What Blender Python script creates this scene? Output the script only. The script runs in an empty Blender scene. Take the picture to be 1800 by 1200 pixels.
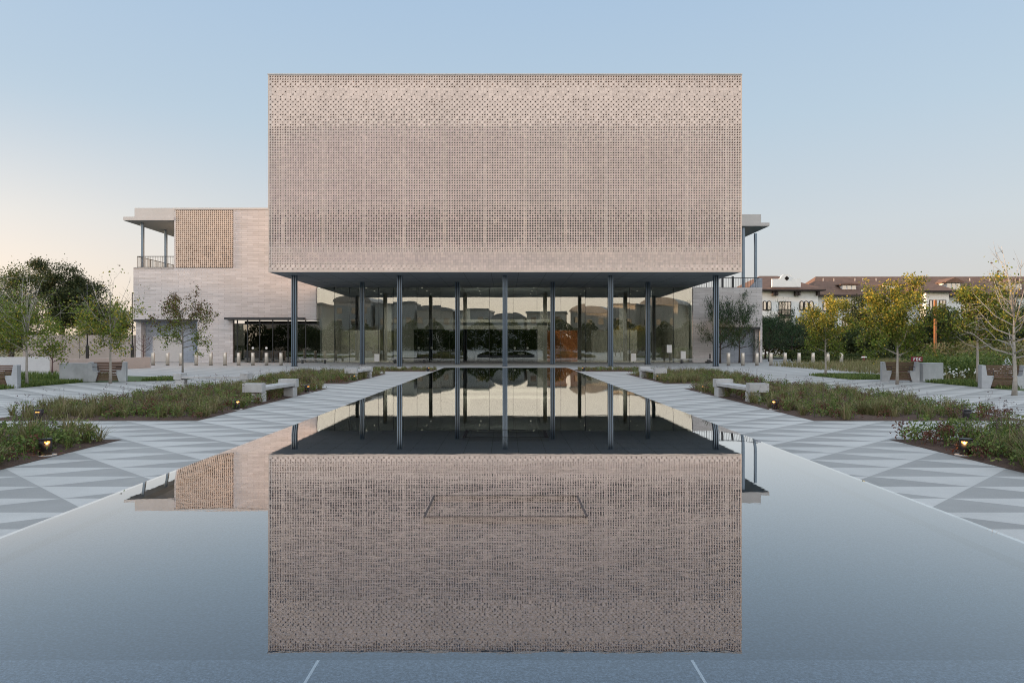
import bpy, math, random
import numpy as np
from mathutils import Vector

random.seed(7)
RNG = np.random.default_rng(11)
R = math.radians
ZG = -0.33            # paving level; the water surface of the raised pool is z = 0
S = bpy.context.scene
COL = S.collection
PI = math.pi

# ------------------------------------------------------------------ materials
def nodes(name):
    m = bpy.data.materials.new(name); m.use_nodes = True
    nt = m.node_tree
    return m, nt, nt.nodes, nt.links, nt.nodes['Principled BSDF']

def N(nt, typ, **kw):
    n = nt.nodes.new(typ)
    for k, v in kw.items():
        if hasattr(n, k): setattr(n, k, v)
        else: n.inputs[k].default_value = v
    return n

def rgba(c, a=1.0): return (c[0], c[1], c[2], a)

def ramp(nt, stops):
    r = nt.nodes.new('ShaderNodeValToRGB')
    el = r.color_ramp.elements
    while len(el) < len(stops): el.new(0.5)
    for e, (p, c) in zip(el, stops):
        e.position = p; e.color = rgba(c)
    return r

def scale_c(c, f): return tuple(min(1, x * f) for x in c)

def mat(name, col, rough=0.7, metal=0.0, var=0.12, vscale=3.0, bump=0.0, bscale=40.0, spec=None, stretch=None, fine=0.06):
    m, nt, nd, lk, b = nodes(name)
    tc = nt.nodes.new('ShaderNodeTexCoord')
    src = tc.outputs['Object']
    if stretch:
        mp = nt.nodes.new('ShaderNodeMapping'); mp.inputs['Scale'].default_value = stretch
        lk.new(src, mp.inputs['Vector']); src = mp.outputs[0]
    n1 = N(nt, 'ShaderNodeTexNoise', **{'Scale': vscale, 'Detail': 5.0, 'Roughness': 0.65}); lk.new(src, n1.inputs['Vector'])
    r = ramp(nt, [(0.25, scale_c(col, 1 - var)), (0.75, scale_c(col, 1 + var))]); lk.new(n1.outputs['Fac'], r.inputs['Fac'])
    n2 = N(nt, 'ShaderNodeTexNoise', **{'Scale': vscale * 28, 'Detail': 2.0}); lk.new(src, n2.inputs['Vector'])
    mr = N(nt, 'ShaderNodeMapRange'); mr.inputs['From Min'].default_value = .3; mr.inputs['From Max'].default_value = .7
    mr.inputs['To Min'].default_value = 1 - fine; mr.inputs['To Max'].default_value = 1 + fine
    lk.new(n2.outputs['Fac'], mr.inputs['Value'])
    mx = N(nt, 'ShaderNodeVectorMath', operation='SCALE'); lk.new(r.outputs[0], mx.inputs[0]); lk.new(mr.outputs[0], mx.inputs['Scale'])
    lk.new(mx.outputs[0], b.inputs['Base Color'])
    b.inputs['Roughness'].default_value = rough; b.inputs['Metallic'].default_value = metal
    if spec is not None: b.inputs['Specular IOR Level'].default_value = spec
    if bump > 0:
        n3 = N(nt, 'ShaderNodeTexNoise', **{'Scale': bscale, 'Detail': 3.0}); lk.new(src, n3.inputs['Vector'])
        bp = N(nt, 'ShaderNodeBump', **{'Strength': bump, 'Distance': 0.01}); lk.new(n3.outputs['Fac'], bp.inputs['Height'])
        lk.new(bp.outputs[0], b.inputs['Normal'])
    return m

def mat_leaf(name, stops, rough=0.6, trans=0.35):
    """leaf colour varies from leaf to leaf; thin leaves let some light through"""
    m, nt, nd, lk, b = nodes(name)
    g = nt.nodes.new('ShaderNodeNewGeometry')
    r = ramp(nt, stops); lk.new(g.outputs['Random Per Island'], r.inputs['Fac'])
    lk.new(r.outputs[0], b.inputs['Base Color']); b.inputs['Roughness'].default_value = rough
    b.inputs['Specular IOR Level'].default_value = 0.25
    t = nt.nodes.new('ShaderNodeBsdfTranslucent'); lk.new(r.outputs[0], t.inputs['Color'])
    mx = nt.nodes.new('ShaderNodeMixShader'); mx.inputs[0].default_value = trans
    lk.new(b.outputs[0], mx.inputs[1]); lk.new(t.outputs[0], mx.inputs[2])
    lk.new(mx.outputs[0], nd['Material Output'].inputs['Surface'])
    return m

def mat_emit(name, col, strength):
    m, nt, nd, lk, b = nodes(name)
    b.inputs['Base Color'].default_value = rgba(col)
    b.inputs['Emission Color'].default_value = rgba(col); b.inputs['Emission Strength'].default_value = strength
    return m

def mat_brick(name, c1, c2, mortar, bw=1.1, rh=0.19, ms=0.012, horizontal=True):
    m, nt, nd, lk, b = nodes(name)
    tc = nt.nodes.new('ShaderNodeTexCoord'); sp = nt.nodes.new('ShaderNodeSeparateXYZ'); lk.new(tc.outputs['Object'], sp.inputs[0])
    ad = N(nt, 'ShaderNodeMath', operation='ADD'); lk.new(sp.outputs[0], ad.inputs[0]); lk.new(sp.outputs[1], ad.inputs[1])
    cb = nt.nodes.new('ShaderNodeCombineXYZ'); lk.new(ad.outputs[0], cb.inputs[0]); lk.new(sp.outputs[2], cb.inputs[1])
    br = N(nt, 'ShaderNodeTexBrick', **{'Scale': 1.0, 'Mortar Size': ms, 'Mortar Smooth': 0.3, 'Brick Width': bw, 'Row Height': rh, 'Bias': 0.0,
                                        'Color1': rgba(c1), 'Color2': rgba(c2), 'Mortar': rgba(mortar)})
    lk.new(cb.outputs[0], br.inputs['Vector'])
    # every row and stone a shade of its own, softly weathered
    mp = nt.nodes.new('ShaderNodeMapping'); mp.inputs['Scale'].default_value = (0.55, 5.3, 1); lk.new(cb.outputs[0], mp.inputs['Vector'])
    n1 = N(nt, 'ShaderNodeTexNoise', **{'Scale': 1.0, 'Detail': 6.0, 'Roughness': 0.75}); lk.new(mp.outputs[0], n1.inputs['Vector'])
    mr = N(nt, 'ShaderNodeMapRange'); mr.inputs['From Min'].default_value = .3; mr.inputs['From Max'].default_value = .7
    mr.inputs['To Min'].default_value = .86; mr.inputs['To Max'].default_value = 1.13; lk.new(n1.outputs['Fac'], mr.inputs['Value'])
    mx = N(nt, 'ShaderNodeVectorMath', operation='SCALE'); lk.new(br.outputs['Color'], mx.inputs[0]); lk.new(mr.outputs[0], mx.inputs['Scale'])
    lk.new(mx.outputs[0], b.inputs['Base Color']); b.inputs['Roughness'].default_value = 0.75
    bp = N(nt, 'ShaderNodeBump', **{'Strength': 0.5, 'Distance': 0.02}); bp.invert = True
    lk.new(br.outputs['Fac'], bp.inputs['Height']); lk.new(bp.outputs[0], b.inputs['Normal'])
    return m

def mat_paving():
    """sawtooth triangles of light and dark concrete, mirrored about the pool's axis"""
    m, nt, nd, lk, b = nodes('triangle_paving')
    def M(op, a, bb=None, c=None):
        n = N(nt, 'ShaderNodeMath', operation=op)
        for i, v in enumerate((a, bb, c)):
            if v is None: continue
            if isinstance(v, (int, float)): n.inputs[i].default_value = v
            else: lk.new(v, n.inputs[i])
        return n.outputs[0]
    g = nt.nodes.new('ShaderNodeNewGeometry'); sp = nt.nodes.new('ShaderNodeSeparateXYZ'); lk.new(g.outputs['Position'], sp.inputs[0])
    ax = M('ABSOLUTE', sp.outputs[0]); y = sp.outputs[1]
    u = M('DIVIDE', M('ADD', M('SUBTRACT', ax, y), 4.99), 1.62)
    v = M('FRACT', u); t = M('FRACT', M('DIVIDE', M('SUBTRACT', y, 9.81), 0.70))
    dark = M('LESS_THAN', M('ADD', v, t), 1.0)
    cell = M('ADD', M('MULTIPLY', M('FLOOR', u), 7.31), M('ADD', M('MULTIPLY', M('FLOOR', M('DIVIDE', M('SUBTRACT', y, 9.81), 0.70)), 3.17), M('MULTIPLY', dark, 1.7)))
    wn = N(nt, 'ShaderNodeTexWhiteNoise', noise_dimensions='1D'); lk.new(cell, wn.inputs['W'])
    mix = N(nt, 'ShaderNodeMix', data_type='RGBA'); lk.new(dark, mix.inputs[0])
    mix.inputs[6].default_value = (.47, .46, .435, 1); mix.inputs[7].default_value = (.30, .295, .28, 1)
    n1 = N(nt, 'ShaderNodeTexNoise', **{'Scale': 0.9, 'Detail': 6.0, 'Roughness': .7}); lk.new(g.outputs['Position'], n1.inputs['Vector'])
    n2 = N(nt, 'ShaderNodeTexNoise', **{'Scale': 70.0, 'Detail': 2.0}); lk.new(g.outputs['Position'], n2.inputs['Vector'])
    f = M('ADD', M('ADD', M('MULTIPLY', n1.outputs['Fac'], .46), M('MULTIPLY', n2.outputs['Fac'], .34)), M('ADD', M('MULTIPLY', wn.outputs['Value'], .09), .555))
    mx = N(nt, 'ShaderNodeVectorMath', operation='SCALE'); lk.new(mix.outputs[2], mx.inputs[0]); lk.new(f, mx.inputs['Scale'])
    lk.new(mx.outputs[0], b.inputs['Base Color']); b.inputs['Roughness'].default_value = .72
    b.inputs['Specular IOR Level'].default_value = .35
    bp = N(nt, 'ShaderNodeBump', **{'Strength': .12, 'Distance': .004}); lk.new(n2.outputs['Fac'], bp.inputs['Height']); lk.new(bp.outputs[0], b.inputs['Normal'])
    return m

def mat_granite(name, col, spk=.35, scale=110.0):
    m, nt, nd, lk, b = nodes(name)
    tc = nt.nodes.new('ShaderNodeTexCoord')
    n1 = N(nt, 'ShaderNodeTexNoise', **{'Scale': scale, 'Detail': 3.0, 'Roughness': .8}); lk.new(tc.outputs['Object'], n1.inputs['Vector'])
    n0 = N(nt, 'ShaderNodeTexNoise', **{'Scale': 1.1, 'Detail': 5.0}); lk.new(tc.outputs['Object'], n0.inputs['Vector'])
    r = ramp(nt, [(0.35, scale_c(col, 1 - spk)), (0.5, col), (0.62, scale_c(col, 1 + spk * 1.3)), (0.78, scale_c(col, 1 + spk * 3))]); lk.new(n1.outputs['Fac'], r.inputs['Fac'])
    mr = N(nt, 'ShaderNodeMapRange'); mr.inputs['To Min'].default_value = .75; mr.inputs['To Max'].default_value = 1.25; lk.new(n0.outputs['Fac'], mr.inputs['Value'])
    mx = N(nt, 'ShaderNodeVectorMath', operation='SCALE'); lk.new(r.outputs[0], mx.inputs[0]); lk.new(mr.outputs[0], mx.inputs['Scale'])
    lk.new(mx.outputs[0], b.inputs['Base Color']); b.inputs['Roughness'].default_value = .6
    return m

def mat_water():
    m, nt, nd, lk, b = nodes('pool_water'); nd.remove(b)
    g = nt.nodes.new('ShaderNodeNewGeometry')
    mp = nt.nodes.new('ShaderNodeMapping'); mp.inputs['Scale'].default_value = (1.0, 2.2, 1); lk.new(g.outputs['Position'], mp.inputs['Vector'])
    n1 = N(nt, 'ShaderNodeTexNoise', **{'Scale': 2.6, 'Detail': 3.0, 'Roughness': .5}); lk.new(mp.outputs[0], n1.inputs['Vector'])
    n2 = N(nt, 'ShaderNodeTexNoise', **{'Scale': 16.0, 'Detail': 2.0}); lk.new(mp.outputs[0], n2.inputs['Vector'])
    ad = N(nt, 'ShaderNodeMath', operation='MULTIPLY_ADD'); lk.new(n2.outputs['Fac'], ad.inputs[0]); ad.inputs[1].default_value = .10; lk.new(n1.outputs['Fac'], ad.inputs[2])
    bp = N(nt, 'ShaderNodeBump', **{'Strength': 1.0, 'Distance': 0.00016}); lk.new(ad.outputs[0], bp.inputs['Height'])
    fr0 = N(nt, 'ShaderNodeFresnel', **{'IOR': 1.5}); lk.new(bp.outputs[0], fr0.inputs['Normal'])
    fr = N(nt, 'ShaderNodeMath', operation='MULTIPLY', use_clamp=True); lk.new(fr0.outputs[0], fr.inputs[0]); fr.inputs[1].default_value = 1.78   # still film over polished stone
    tr = nt.nodes.new('ShaderNodeBsdfTransparent'); tr.inputs['Color'].default_value = (.86, .91, .94, 1)
    gl = nt.nodes.new('ShaderNodeBsdfGlossy'); gl.inputs['Roughness'].default_value = 0.004; gl.inputs['Color'].default_value = (1, 1, 1, 1)
    lk.new(bp.outputs[0], gl.inputs['Normal'])
    mx = nt.nodes.new('ShaderNodeMixShader'); lk.new(fr.outputs[0], mx.inputs[0]); lk.new(tr.outputs[0], mx.inputs[1]); lk.new(gl.outputs[0], mx.inputs[2])
    lk.new(mx.outputs[0], nd['Material Output'].inputs['Surface'])
    return m

def mat_glass(name, base=.34, tint=(.62, .68, .66), wav=.0014, gcol=(.96, .93, .86)):
    m, nt, nd, lk, b = nodes(name); nd.remove(b)
    tc = nt.nodes.new('ShaderNodeTexCoord'); oi = nt.nodes.new('ShaderNodeObjectInfo')
    va = N(nt, 'ShaderNodeVectorMath', operation='ADD'); lk.new(tc.outputs['Object'], va.inputs[0])
    sc = N(nt, 'ShaderNodeMath', operation='MULTIPLY'); lk.new(oi.outputs['Random'], sc.inputs[0]); sc.inputs[1].default_value = 60
    lk.new(sc.outputs[0], va.inputs[1])
    n1 = N(nt, 'ShaderNodeTexNoise', **{'Scale': .55, 'Detail': 1.0}); lk.new(va.outputs[0], n1.inputs['Vector'])
    bp = N(nt, 'ShaderNodeBump', **{'Strength': 1.0, 'Distance': wav}); lk.new(n1.outputs['Fac'], bp.inputs['Height'])
    fr = N(nt, 'ShaderNodeFresnel', **{'IOR': 1.5}); lk.new(bp.outputs[0], fr.inputs['Normal'])
    mr = N(nt, 'ShaderNodeMapRange'); mr.inputs['To Min'].default_value = base; mr.inputs['To Max'].default_value = 1; lk.new(fr.outputs[0], mr.inputs['Value'])
    tr = nt.nodes.new('ShaderNodeBsdfTransparent'); tr.inputs['Color'].default_value = rgba(tint)
    gl = nt.nodes.new('ShaderNodeBsdfGlossy'); gl.inputs['Roughness'].default_value = 0.0; gl.inputs['Color'].default_value = rgba(gcol); lk.new(bp.outputs[0], gl.inputs['Normal'])
    mx = nt.nodes.new('ShaderNodeMixShader'); lk.new(mr.outputs[0], mx.inputs[0]); lk.new(tr.outputs[0], mx.inputs[1]); lk.new(gl.outputs[0], mx.inputs[2])
    lk.new(mx.outputs[0], nd['Material Output'].inputs['Surface'])
    return m

def mat_tile_screen(name, col, var=.10):
    m, nt, nd, lk, b = nodes(name)
    g = nt.nodes.new('ShaderNodeNewGeometry'); tc = nt.nodes.new('ShaderNodeTexCoord')
    r = ramp(nt, [(0, scale_c(col, 1 - var)), (1, scale_c(col, 1 + var))]); lk.new(g.outputs['Random Per Island'], r.inputs['Fac'])
    n1 = N(nt, 'ShaderNodeTexNoise', **{'Scale': .35, 'Detail': 5.0, 'Roughness': .7}); lk.new(tc.outputs['Object'], n1.inputs['Vector'])
    mr = N(nt, 'ShaderNodeMapRange'); mr.inputs['From Min'].default_value = .3; mr.inputs['From Max'].default_value = .7
    mr.inputs['To Min'].default_value = .92; mr.inputs['To Max'].default_value = 1.08; lk.new(n1.outputs['Fac'], mr.inputs['Value'])
    mx = N(nt, 'ShaderNodeVectorMath', operation='SCALE'); lk.new(r.outputs[0], mx.inputs[0]); lk.new(mr.outputs[0], mx.inputs['Scale'])
    lk.new(mx.outputs[0], b.inputs['Base Color']); b.inputs['Roughness'].default_value = .62
    return m

MT = dict(
    paving=mat_paving(),
    earth=mat('lawn_earth', (.075, .095, .038), .95, var=.4, vscale=.3, fine=.3),
    lawn=mat('lawn_grass', (.07, .105, .03), .95, var=.35, vscale=1.5, fine=.4, bump=.8, bscale=60),
    asphalt=mat('asphalt', (.10, .10, .10), .9, fine=.2),
    granite=mat_granite('dark_granite', (.05, .066, .088), 1.1, 60),
    rim=mat_granite('rim_granite', (.07, .084, .10), .5, 60),
    rim_front=mat_granite('front_rim_granite', (.13, .155, .19), .8, 80),
    rim_side=mat_granite('pool_side', (.12, .13, .14), .3, 60),
    joint=mat('pale_joint', (.9, .9, .9), .7, var=.05),
    water=mat_water(),
    tile=mat_tile_screen('ceramic_tile', (.635, .535, .475)),
    tile2=mat_tile_screen('ceramic_tile_small', (.60, .50, .42)),
    cavity=mat('dark_cavity', (.035, .028, .024), .9),
    shell=mat('box_shell', (.56, .475, .41), .7, vscale=.5),
    soffit=mat('metal_soffit', (.17, .20, .23), .75, 0.0, var=.10, vscale=.6, stretch=(.25, 2.2, 1)),
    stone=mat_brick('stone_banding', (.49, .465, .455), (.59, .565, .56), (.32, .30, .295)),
    stone_shaded=mat_brick('shaded_stone', (.30, .33, .38), (.36, .40, .46), (.22, .24, .27)),  # wing stone made darker and bluer; the recess shade is in the colour
    fascia=mat('pale_metal_fascia', (.50, .48, .46), .55, .0, var=.05, vscale=.5),
    steel=mat('blue_steel', (.13, .175, .225), .30, .65, var=.06, vscale=2),
    darksteel=mat('dark_frame', (.035, .038, .042), .45, .4, var=.1),
    glass=mat_glass('lobby_glass', .20, (.84, .88, .85), gcol=(.82, .81, .77)),
    glass_dark=mat_glass('entrance_glass', .13, (.25, .27, .26)),
    glass_door=mat_glass('door_glass', .06, (.10, .10, .10)),
    lobby=mat('lobby_plaster', (.50, .485, .44), .8, vscale=.8),
    lobby_floor=mat('lobby_floor', (.34, .32, .29), .3, vscale=.8),
    lobby_dark=mat('lobby_dark', (.06, .058, .052), .8),
    wood=mat('warm_wood_panel', (.42, .13, .04), .5, var=.25, vscale=2, stretch=(6, 6, .3)),
    bench=mat('bench_concrete', (.40, .395, .385), .75, var=.22, vscale=2.5, bump=.1, bscale=60),
    bench2=mat('smooth_concrete', (.39, .405, .42), .75, var=.2, vscale=1.6, bump=.1, bscale=60),
    bollard=mat('bollard_steel', (.60, .55, .48), .38, .55, var=.06, vscale=6),
    black=mat('black_metal', (.018, .016, .016), .4, .2, var=.2),
    slot=mat_emit('warm_lamp', (1.0, .45, .10), .32),
    downlight=mat_emit('downlight_lens', (1, .9, .75), .7),
    drain=mat('drain_black', (.012, .011, .011), .95, spec=0.0),
    drain_brown=mat('drain_brown', (.085, .065, .06), .9),
    lobby_grey=mat('lobby_grey', (.27, .265, .24), .8, vscale=.8),
    mulch=mat('bark_mulch', (.075, .042, .028), .95, var=.5, vscale=9, fine=.5, bump=1, bscale=50),
    timber=mat('grey_brown_slats', (.13, .075, .05), .7, var=.35, vscale=3, stretch=(.6, 12, 12)),
    bark=mat('pale_bark', (.34, .31, .27), .85, var=.25, vscale=9, bump=.3, bscale=30),
    bark_grey=mat('grey_bark', (.20, .18, .155), .9, var=.3, vscale=9),
    bark_red=mat('reddish_twigs', (.10, .055, .05), .9, var=.3, vscale=9),
    bark_dark=mat('dark_bark', (.05, .04, .033), .9, var=.3, vscale=6),
    leaf_green=mat_leaf('leaf_green', [(0, (.085, .135, .02)), (.5, (.155, .22, .034)), (1, (.25, .30, .058))]),
    leaf_olive=mat_leaf('leaf_olive', [(0, (.075, .095, .022)), (.6, (.13, .145, .035)), (1, (.20, .18, .05))]),
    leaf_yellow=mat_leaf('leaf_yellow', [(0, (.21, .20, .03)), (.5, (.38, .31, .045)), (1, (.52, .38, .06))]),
    leaf_rust=mat_leaf('leaf_rust', [(0, (.085, .05, .03)), (.6, (.14, .075, .035)), (1, (.11, .10, .03))]),
    leaf_dark=mat_leaf('leaf_dark', [(0, (.024, .038, .015)), (.6, (.05, .066, .022)), (1, (.095, .10, .035))], trans=.2),
    leaf_mid=mat_leaf('leaf_mid', [(0, (.032, .052, .015)), (.6, (.06, .085, .022)), (1, (.11, .115, .032))], trans=.25),
    leaf_wispy=mat_leaf('leaf_wispy', [(0, (.026, .058, .028)), (.6, (.05, .098, .045)), (1, (.085, .125, .05))], trans=.25),
    blade=mat_leaf('grass_blade', [(0, (.12, .135, .04)), (.5, (.21, .20, .085)), (.85, (.30, .255, .135)), (1, (.22, .14, .085))], trans=.3),
    forb=mat_leaf('forb_leaf', [(0, (.06, .105, .025)), (.6, (.13, .185, .045)), (1, (.23, .26, .075))], trans=.3),
    redforb=mat_leaf('red_forb', [(0, (.10, .04, .03)), (.6, (.15, .06, .04)), (1, (.19, .12, .07))], trans=.25),
    seed=mat_leaf('seed_head', [(0, (.07, .05, .05)), (1, (.17, .11, .12))], trans=.1),
    white=mat('white_paint', (.72, .71, .69), .6, var=.05),
    petals=mat('white_petals', (.75, .76, .74), .7, var=.05),
    stucco=mat('white_stucco', (.72, .73, .715), .85, var=.06, vscale=1),
    roof=mat('brown_roof_tile', (.14, .08, .054), .85, var=.3, vscale=1.2, stretch=(1, 1, 1), bump=.4, bscale=6),
    eave=mat('dark_eave', (.03, .022, .02), .8),
    window=mat_glass('house_glass', .3, (.25, .27, .3)),
    curtain=mat('pale_curtain', (.26, .25, .24), .9, stretch=(6, 6, .2)),
    wallpink=mat('pinkish_render', (.43, .36, .32), .85, var=.10, vscale=1),
    wallgrey=mat('grey_render', (.50, .49, .48), .85, var=.08, vscale=1),
    sign_red=mat('red_sign', (.19, .008, .02), .5, var=.05),
    sign_white=mat('white_sign', (.8, .8, .79), .5, var=.03),
    hydrant=mat('silver_paint', (.62, .64, .66), .4, .2, var=.05),
    hydrant_blue=mat('pale_blue_paint', (.30, .42, .50), .45, var=.05),
    rust=mat('rust_brown_steel', (.26, .115, .045), .55, .3, var=.15, vscale=3),
    timberpole=mat('weathered_pole', (.12, .095, .075), .9),
    cable=mat('pale_cable', (.45, .45, .45), .6),
    facade_a=mat('beige_facade', (.62, .56, .48), .85, var=.1, vscale=.3),
    facade_b=mat('grey_facade', (.52, .51, .49), .85, var=.1, vscale=.3),
    vault=mat('dull_zinc', (.33, .33, .33), .5, .3, var=.1, vscale=.5),
)

# ------------------------------------------------------------------ mesh helpers
class MB:
    def __init__(s): s.v = []; s.f = []; s.m = []
    def face(s, pts, mi=0):
        b = len(s.v); s.v += [tuple(p) for p in pts]; s.f.append(tuple(range(b, b + len(pts)))); s.m.append(mi)
    def box(s, x0, x1, y0, y1, z0, z1, mi=0):
        b = len(s.v)
        s.v += [(x0, y0, z0), (x1, y0, z0), (x1, y1, z0), (x0, y1, z0), (x0, y0, z1), (x1, y0, z1), (x1, y1, z1), (x0, y1, z1)]
        for q in ((0, 3, 2, 1), (4, 5, 6, 7), (0, 1, 5, 4), (1, 2, 6, 5), (2, 3, 7, 6), (3, 0, 4, 7)):
            s.f.append(tuple(b + i for i in q)); s.m.append(mi)
        return s
    def prism(s, poly, axis, a0, a1, mi=0):
        """poly: 2D outline (ccw) in the plane across the axis; x: (y,z), y: (x,z), z: (x,y)"""
        n = len(poly); b = len(s.v)
        for a in (a0, a1):
            for p in poly:
                s.v.append({'x': (a, p[0], p[1]), 'y': (p[0], a, p[1]), 'z': (p[0], p[1], a)}[axis])
        s.f.append(tuple(b + i for i in reversed(range(n)))); s.m.append(mi)
        s.f.append(tuple(b + n + i for i in range(n))); s.m.append(mi)
        for i in range(n):
            j = (i + 1) % n
            s.f.append((b + i, b + j, b + n + j, b + n + i)); s.m.append(mi)
        return s
    def tube(s, pts, rad, n=6, mi=0, cap=True):
        pts = [Vector(p) for p in pts]; b0 = len(s.v); k = len(pts)
        if not hasattr(rad, '__len__'): rad = [rad] * k
        for i, p in enumerate(pts):
            d = (pts[min(i + 1, k - 1)] - pts[max(i - 1, 0)]); d = d.normalized() if d.length > 1e-9 else Vector((0, 0, 1))
            a = Vector((1, 0, 0)) if abs(d.x) < .8 else Vector((0, 1, 0))
            u = d.cross(a).normalized(); w = d.cross(u)
            for j in range(n):
                t = 2 * PI * j / n
                s.v.append(tuple(p + (u * math.cos(t) + w * math.sin(t)) * rad[i]))
        for i in range(k - 1):
            for j in range(n):
                a, c = b0 + i * n + j, b0 + i * n + (j + 1) % n
                s.f.append((a, c, c + n, a + n)); s.m.append(mi)
        if cap:
            s.f.append(tuple(b0 + j for j in reversed(range(n)))); s.m.append(mi)
            s.f.append(tuple(b0 + (k - 1) * n + j for j in range(n))); s.m.append(mi)
        return s
    def lathe(s, cx, cy, prof, n=20, mi=0):
        b = len(s.v); k = len(prof)
        for r, z in prof:
            for j in range(n):
                t = 2 * PI * j / n; s.v.append((cx + r * math.cos(t), cy + r * math.sin(t), z))
        for i in range(k - 1):
            for j in range(n):
                a, c = b + i * n + j, b + i * n + (j + 1) % n
                s.f.append((a, c, c + n, a + n)); s.m.append(mi)
        s.f.append(tuple(b + j for j in reversed(range(n)))); s.m.append(mi)
        s.f.append(tuple(b + (k - 1) * n + j for j in range(n))); s.m.append(mi)
        return s
    def build(s, name, mats, parent=None, smooth=False, bevel=0.0):
        o0 = origin(parent)
        me = bpy.data.meshes.new(name)
        me.from_pydata([(x - o0[0], y - o0[1], z - o0[2]) for x, y, z in s.v], [], s.f)
        mats = mats if isinstance(mats, (list, tuple)) else [mats]
        for m in mats: me.materials.append(m)
        if len(mats) > 1: me.polygons.foreach_set('material_index', s.m)
        if smooth: me.polygons.foreach_set('use_smooth', [len(f) <= 4 for f in s.f])
        me.update()
        return link(name, me, parent, bevel)

def origin(p):
    o = Vector((0, 0, 0))
    while p is not None: o = o + p.location; p = p.parent
    return o

def link(name, me, parent=None, bevel=0.0):
    o = bpy.data.objects.new(name, me); COL.objects.link(o)
    if parent is not None: o.parent = parent
    if bevel:
        b = o.modifiers.new('edge', 'BEVEL'); b.width = bevel; b.segments = 2; b.limit_method = 'ANGLE'; b.angle_limit = R(40)
    return o

def quads(name, V, mats, parent=None, midx=None, k=4):
    """one mesh of many loose k-sided faces from an array of points"""
    o0 = np.array(origin(parent)); V = np.asarray(V, dtype=np.float32).reshape(-1, 3) - o0.astype(np.float32)
    n = len(V) // k
    me = bpy.data.meshes.new(name)
    me.vertices.add(n * k); me.vertices.foreach_set('co', V.ravel())
    me.loops.add(n * k); me.loops.foreach_set('vertex_index', np.arange(n * k, dtype=np.int32))
    me.polygons.add(n); me.polygons.foreach_set('loop_start', np.arange(0, n * k, k, dtype=np.int32))
    mats = mats if isinstance(mats, (list, tuple)) else [mats]
    for m in mats: me.materials.append(m)
    if midx is not None: me.polygons.foreach_set('material_index', np.asarray(midx, dtype=np.int32))
    me.update(calc_edges=True); me.validate()
    return link(name, me, parent)

def tag(o, label, cat, group=None, kind=None):
    o['label'] = label; o['category'] = cat
    if group: o['group'] = group
    if kind: o['kind'] = kind
    return o

def thing(name, loc, label, cat, group=None):
    o = bpy.data.objects.new(name, None); o.location = loc; o.empty_display_size = .3; COL.objects.link(o)
    return tag(o, label, cat, group)

def structure(o, kind='structure'):
    o['kind'] = kind; return o

def kids(o): return [c for c in bpy.data.objects if c.parent == o]

def copy_tree(o, parent=None):
    c = o.copy(); COL.objects.link(c)
    if parent is not None: c.parent = parent
    for k in kids(o): copy_tree(k, c)
    return c

def dup(o, loc, label, rz=None, group=None):
    c = copy_tree(o); c.location = loc; c['label'] = label
    if rz is not None: c.rotation_euler.z = rz
    if group: c['group'] = group
    return c

ORD = ['first', 'second', 'third', 'fourth', 'fifth', 'sixth', 'seventh', 'eighth', 'ninth', 'tenth', 'eleventh', 'twelfth']

# ------------------------------------------------------------------ camera
HC = 1.42
cam = bpy.data.cameras.new('camera'); co = bpy.data.objects.new('camera', cam); COL.objects.link(co)
co.location = (0, 0, HC); co.rotation_euler = (R(90), 0, 0)
cam.sensor_width = 36; cam.lens = 26.0; cam.shift_x = 11 / 1800; cam.shift_y = 5 / 1800
cam.clip_start = .1; cam.clip_end = 4000
S.camera = co
F = 1300.0
def px(x, d): return (x - 889) * d / F            # photo column -> metres at distance d
def pz(y, d): return HC - (y - 605) * d / F

# ------------------------------------------------------------------ ground, plaza, pool
g = MB(); g.face([(-1500, -1500, ZG - .03), (1500, -1500, ZG - .03), (1500, 1500, ZG - .03), (-1500, 1500, ZG - .03)])
structure(g.build('ground', MT['earth']))
p = MB(); p.face([(-34, -60, ZG), (34, -60, ZG), (34, 40, ZG), (36, 71, ZG), (36, 84, ZG), (-44, 84, ZG), (-40, 40, ZG)])
structure(p.build('plaza', MT['paving']))
r = MB(); r.face([(30, 86, ZG - .02), (400, 86, ZG - .02), (400, 94, ZG - .02), (30, 94, ZG - .02)])
structure(r.build('road', MT['asphalt']))
PW, PY0, PY1 = 3.74, 1.9, 45.0
pool = thing('reflecting_pool', (0, 20, ZG), 'long raised reflecting pool of dark granite brimming with still water', 'pool')
b = MB(); b.box(-PW + .02, PW - .02, PY0 + .02, PY1 - .02, ZG, -.06); b.build('basin', MT['granite'], pool)
b = MB()
for sx in (-1, 1):
    x0, x1 = sorted((sx * (PW - .34), sx * (PW - .02)))
    b.box(x0, x1, PY0 + .02, PY1 - .02, -.06, -.013)
b.box(-PW + .34, PW - .34, PY1 - .36, PY1 - .02, -.06, -.013)
b.build('rim', MT['rim'], pool)
b = MB(); b.box(-PW + .34, PW - .34, PY0 + .02, 3.36, -.06, -.013); b.build('front_rim', MT['rim_front'], pool)
for x in (-2.56, -.85, .845, 2.54):
    b = MB(); b.box(x - .0065, x + .0065, PY0 + .03, 3.355, -.06, -.0105); b.build('rim_joint', MT['joint'], pool)
b = MB()
for sx in (-1, 1):
    x0, x1 = sorted((sx * (PW - .02), sx * (PW + .01)))
    b.box(x0, x1, PY0 - .01, PY1 + .01, ZG, -.02)
b.box(-PW + .02, PW - .02, PY0 - .01, PY0 + .02, ZG, -.02); b.box(-PW + .02, PW - .02, PY1 - .02, PY1 + .01, ZG, -.02)
b.build('side_wall', MT['rim_side'], pool)
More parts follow.
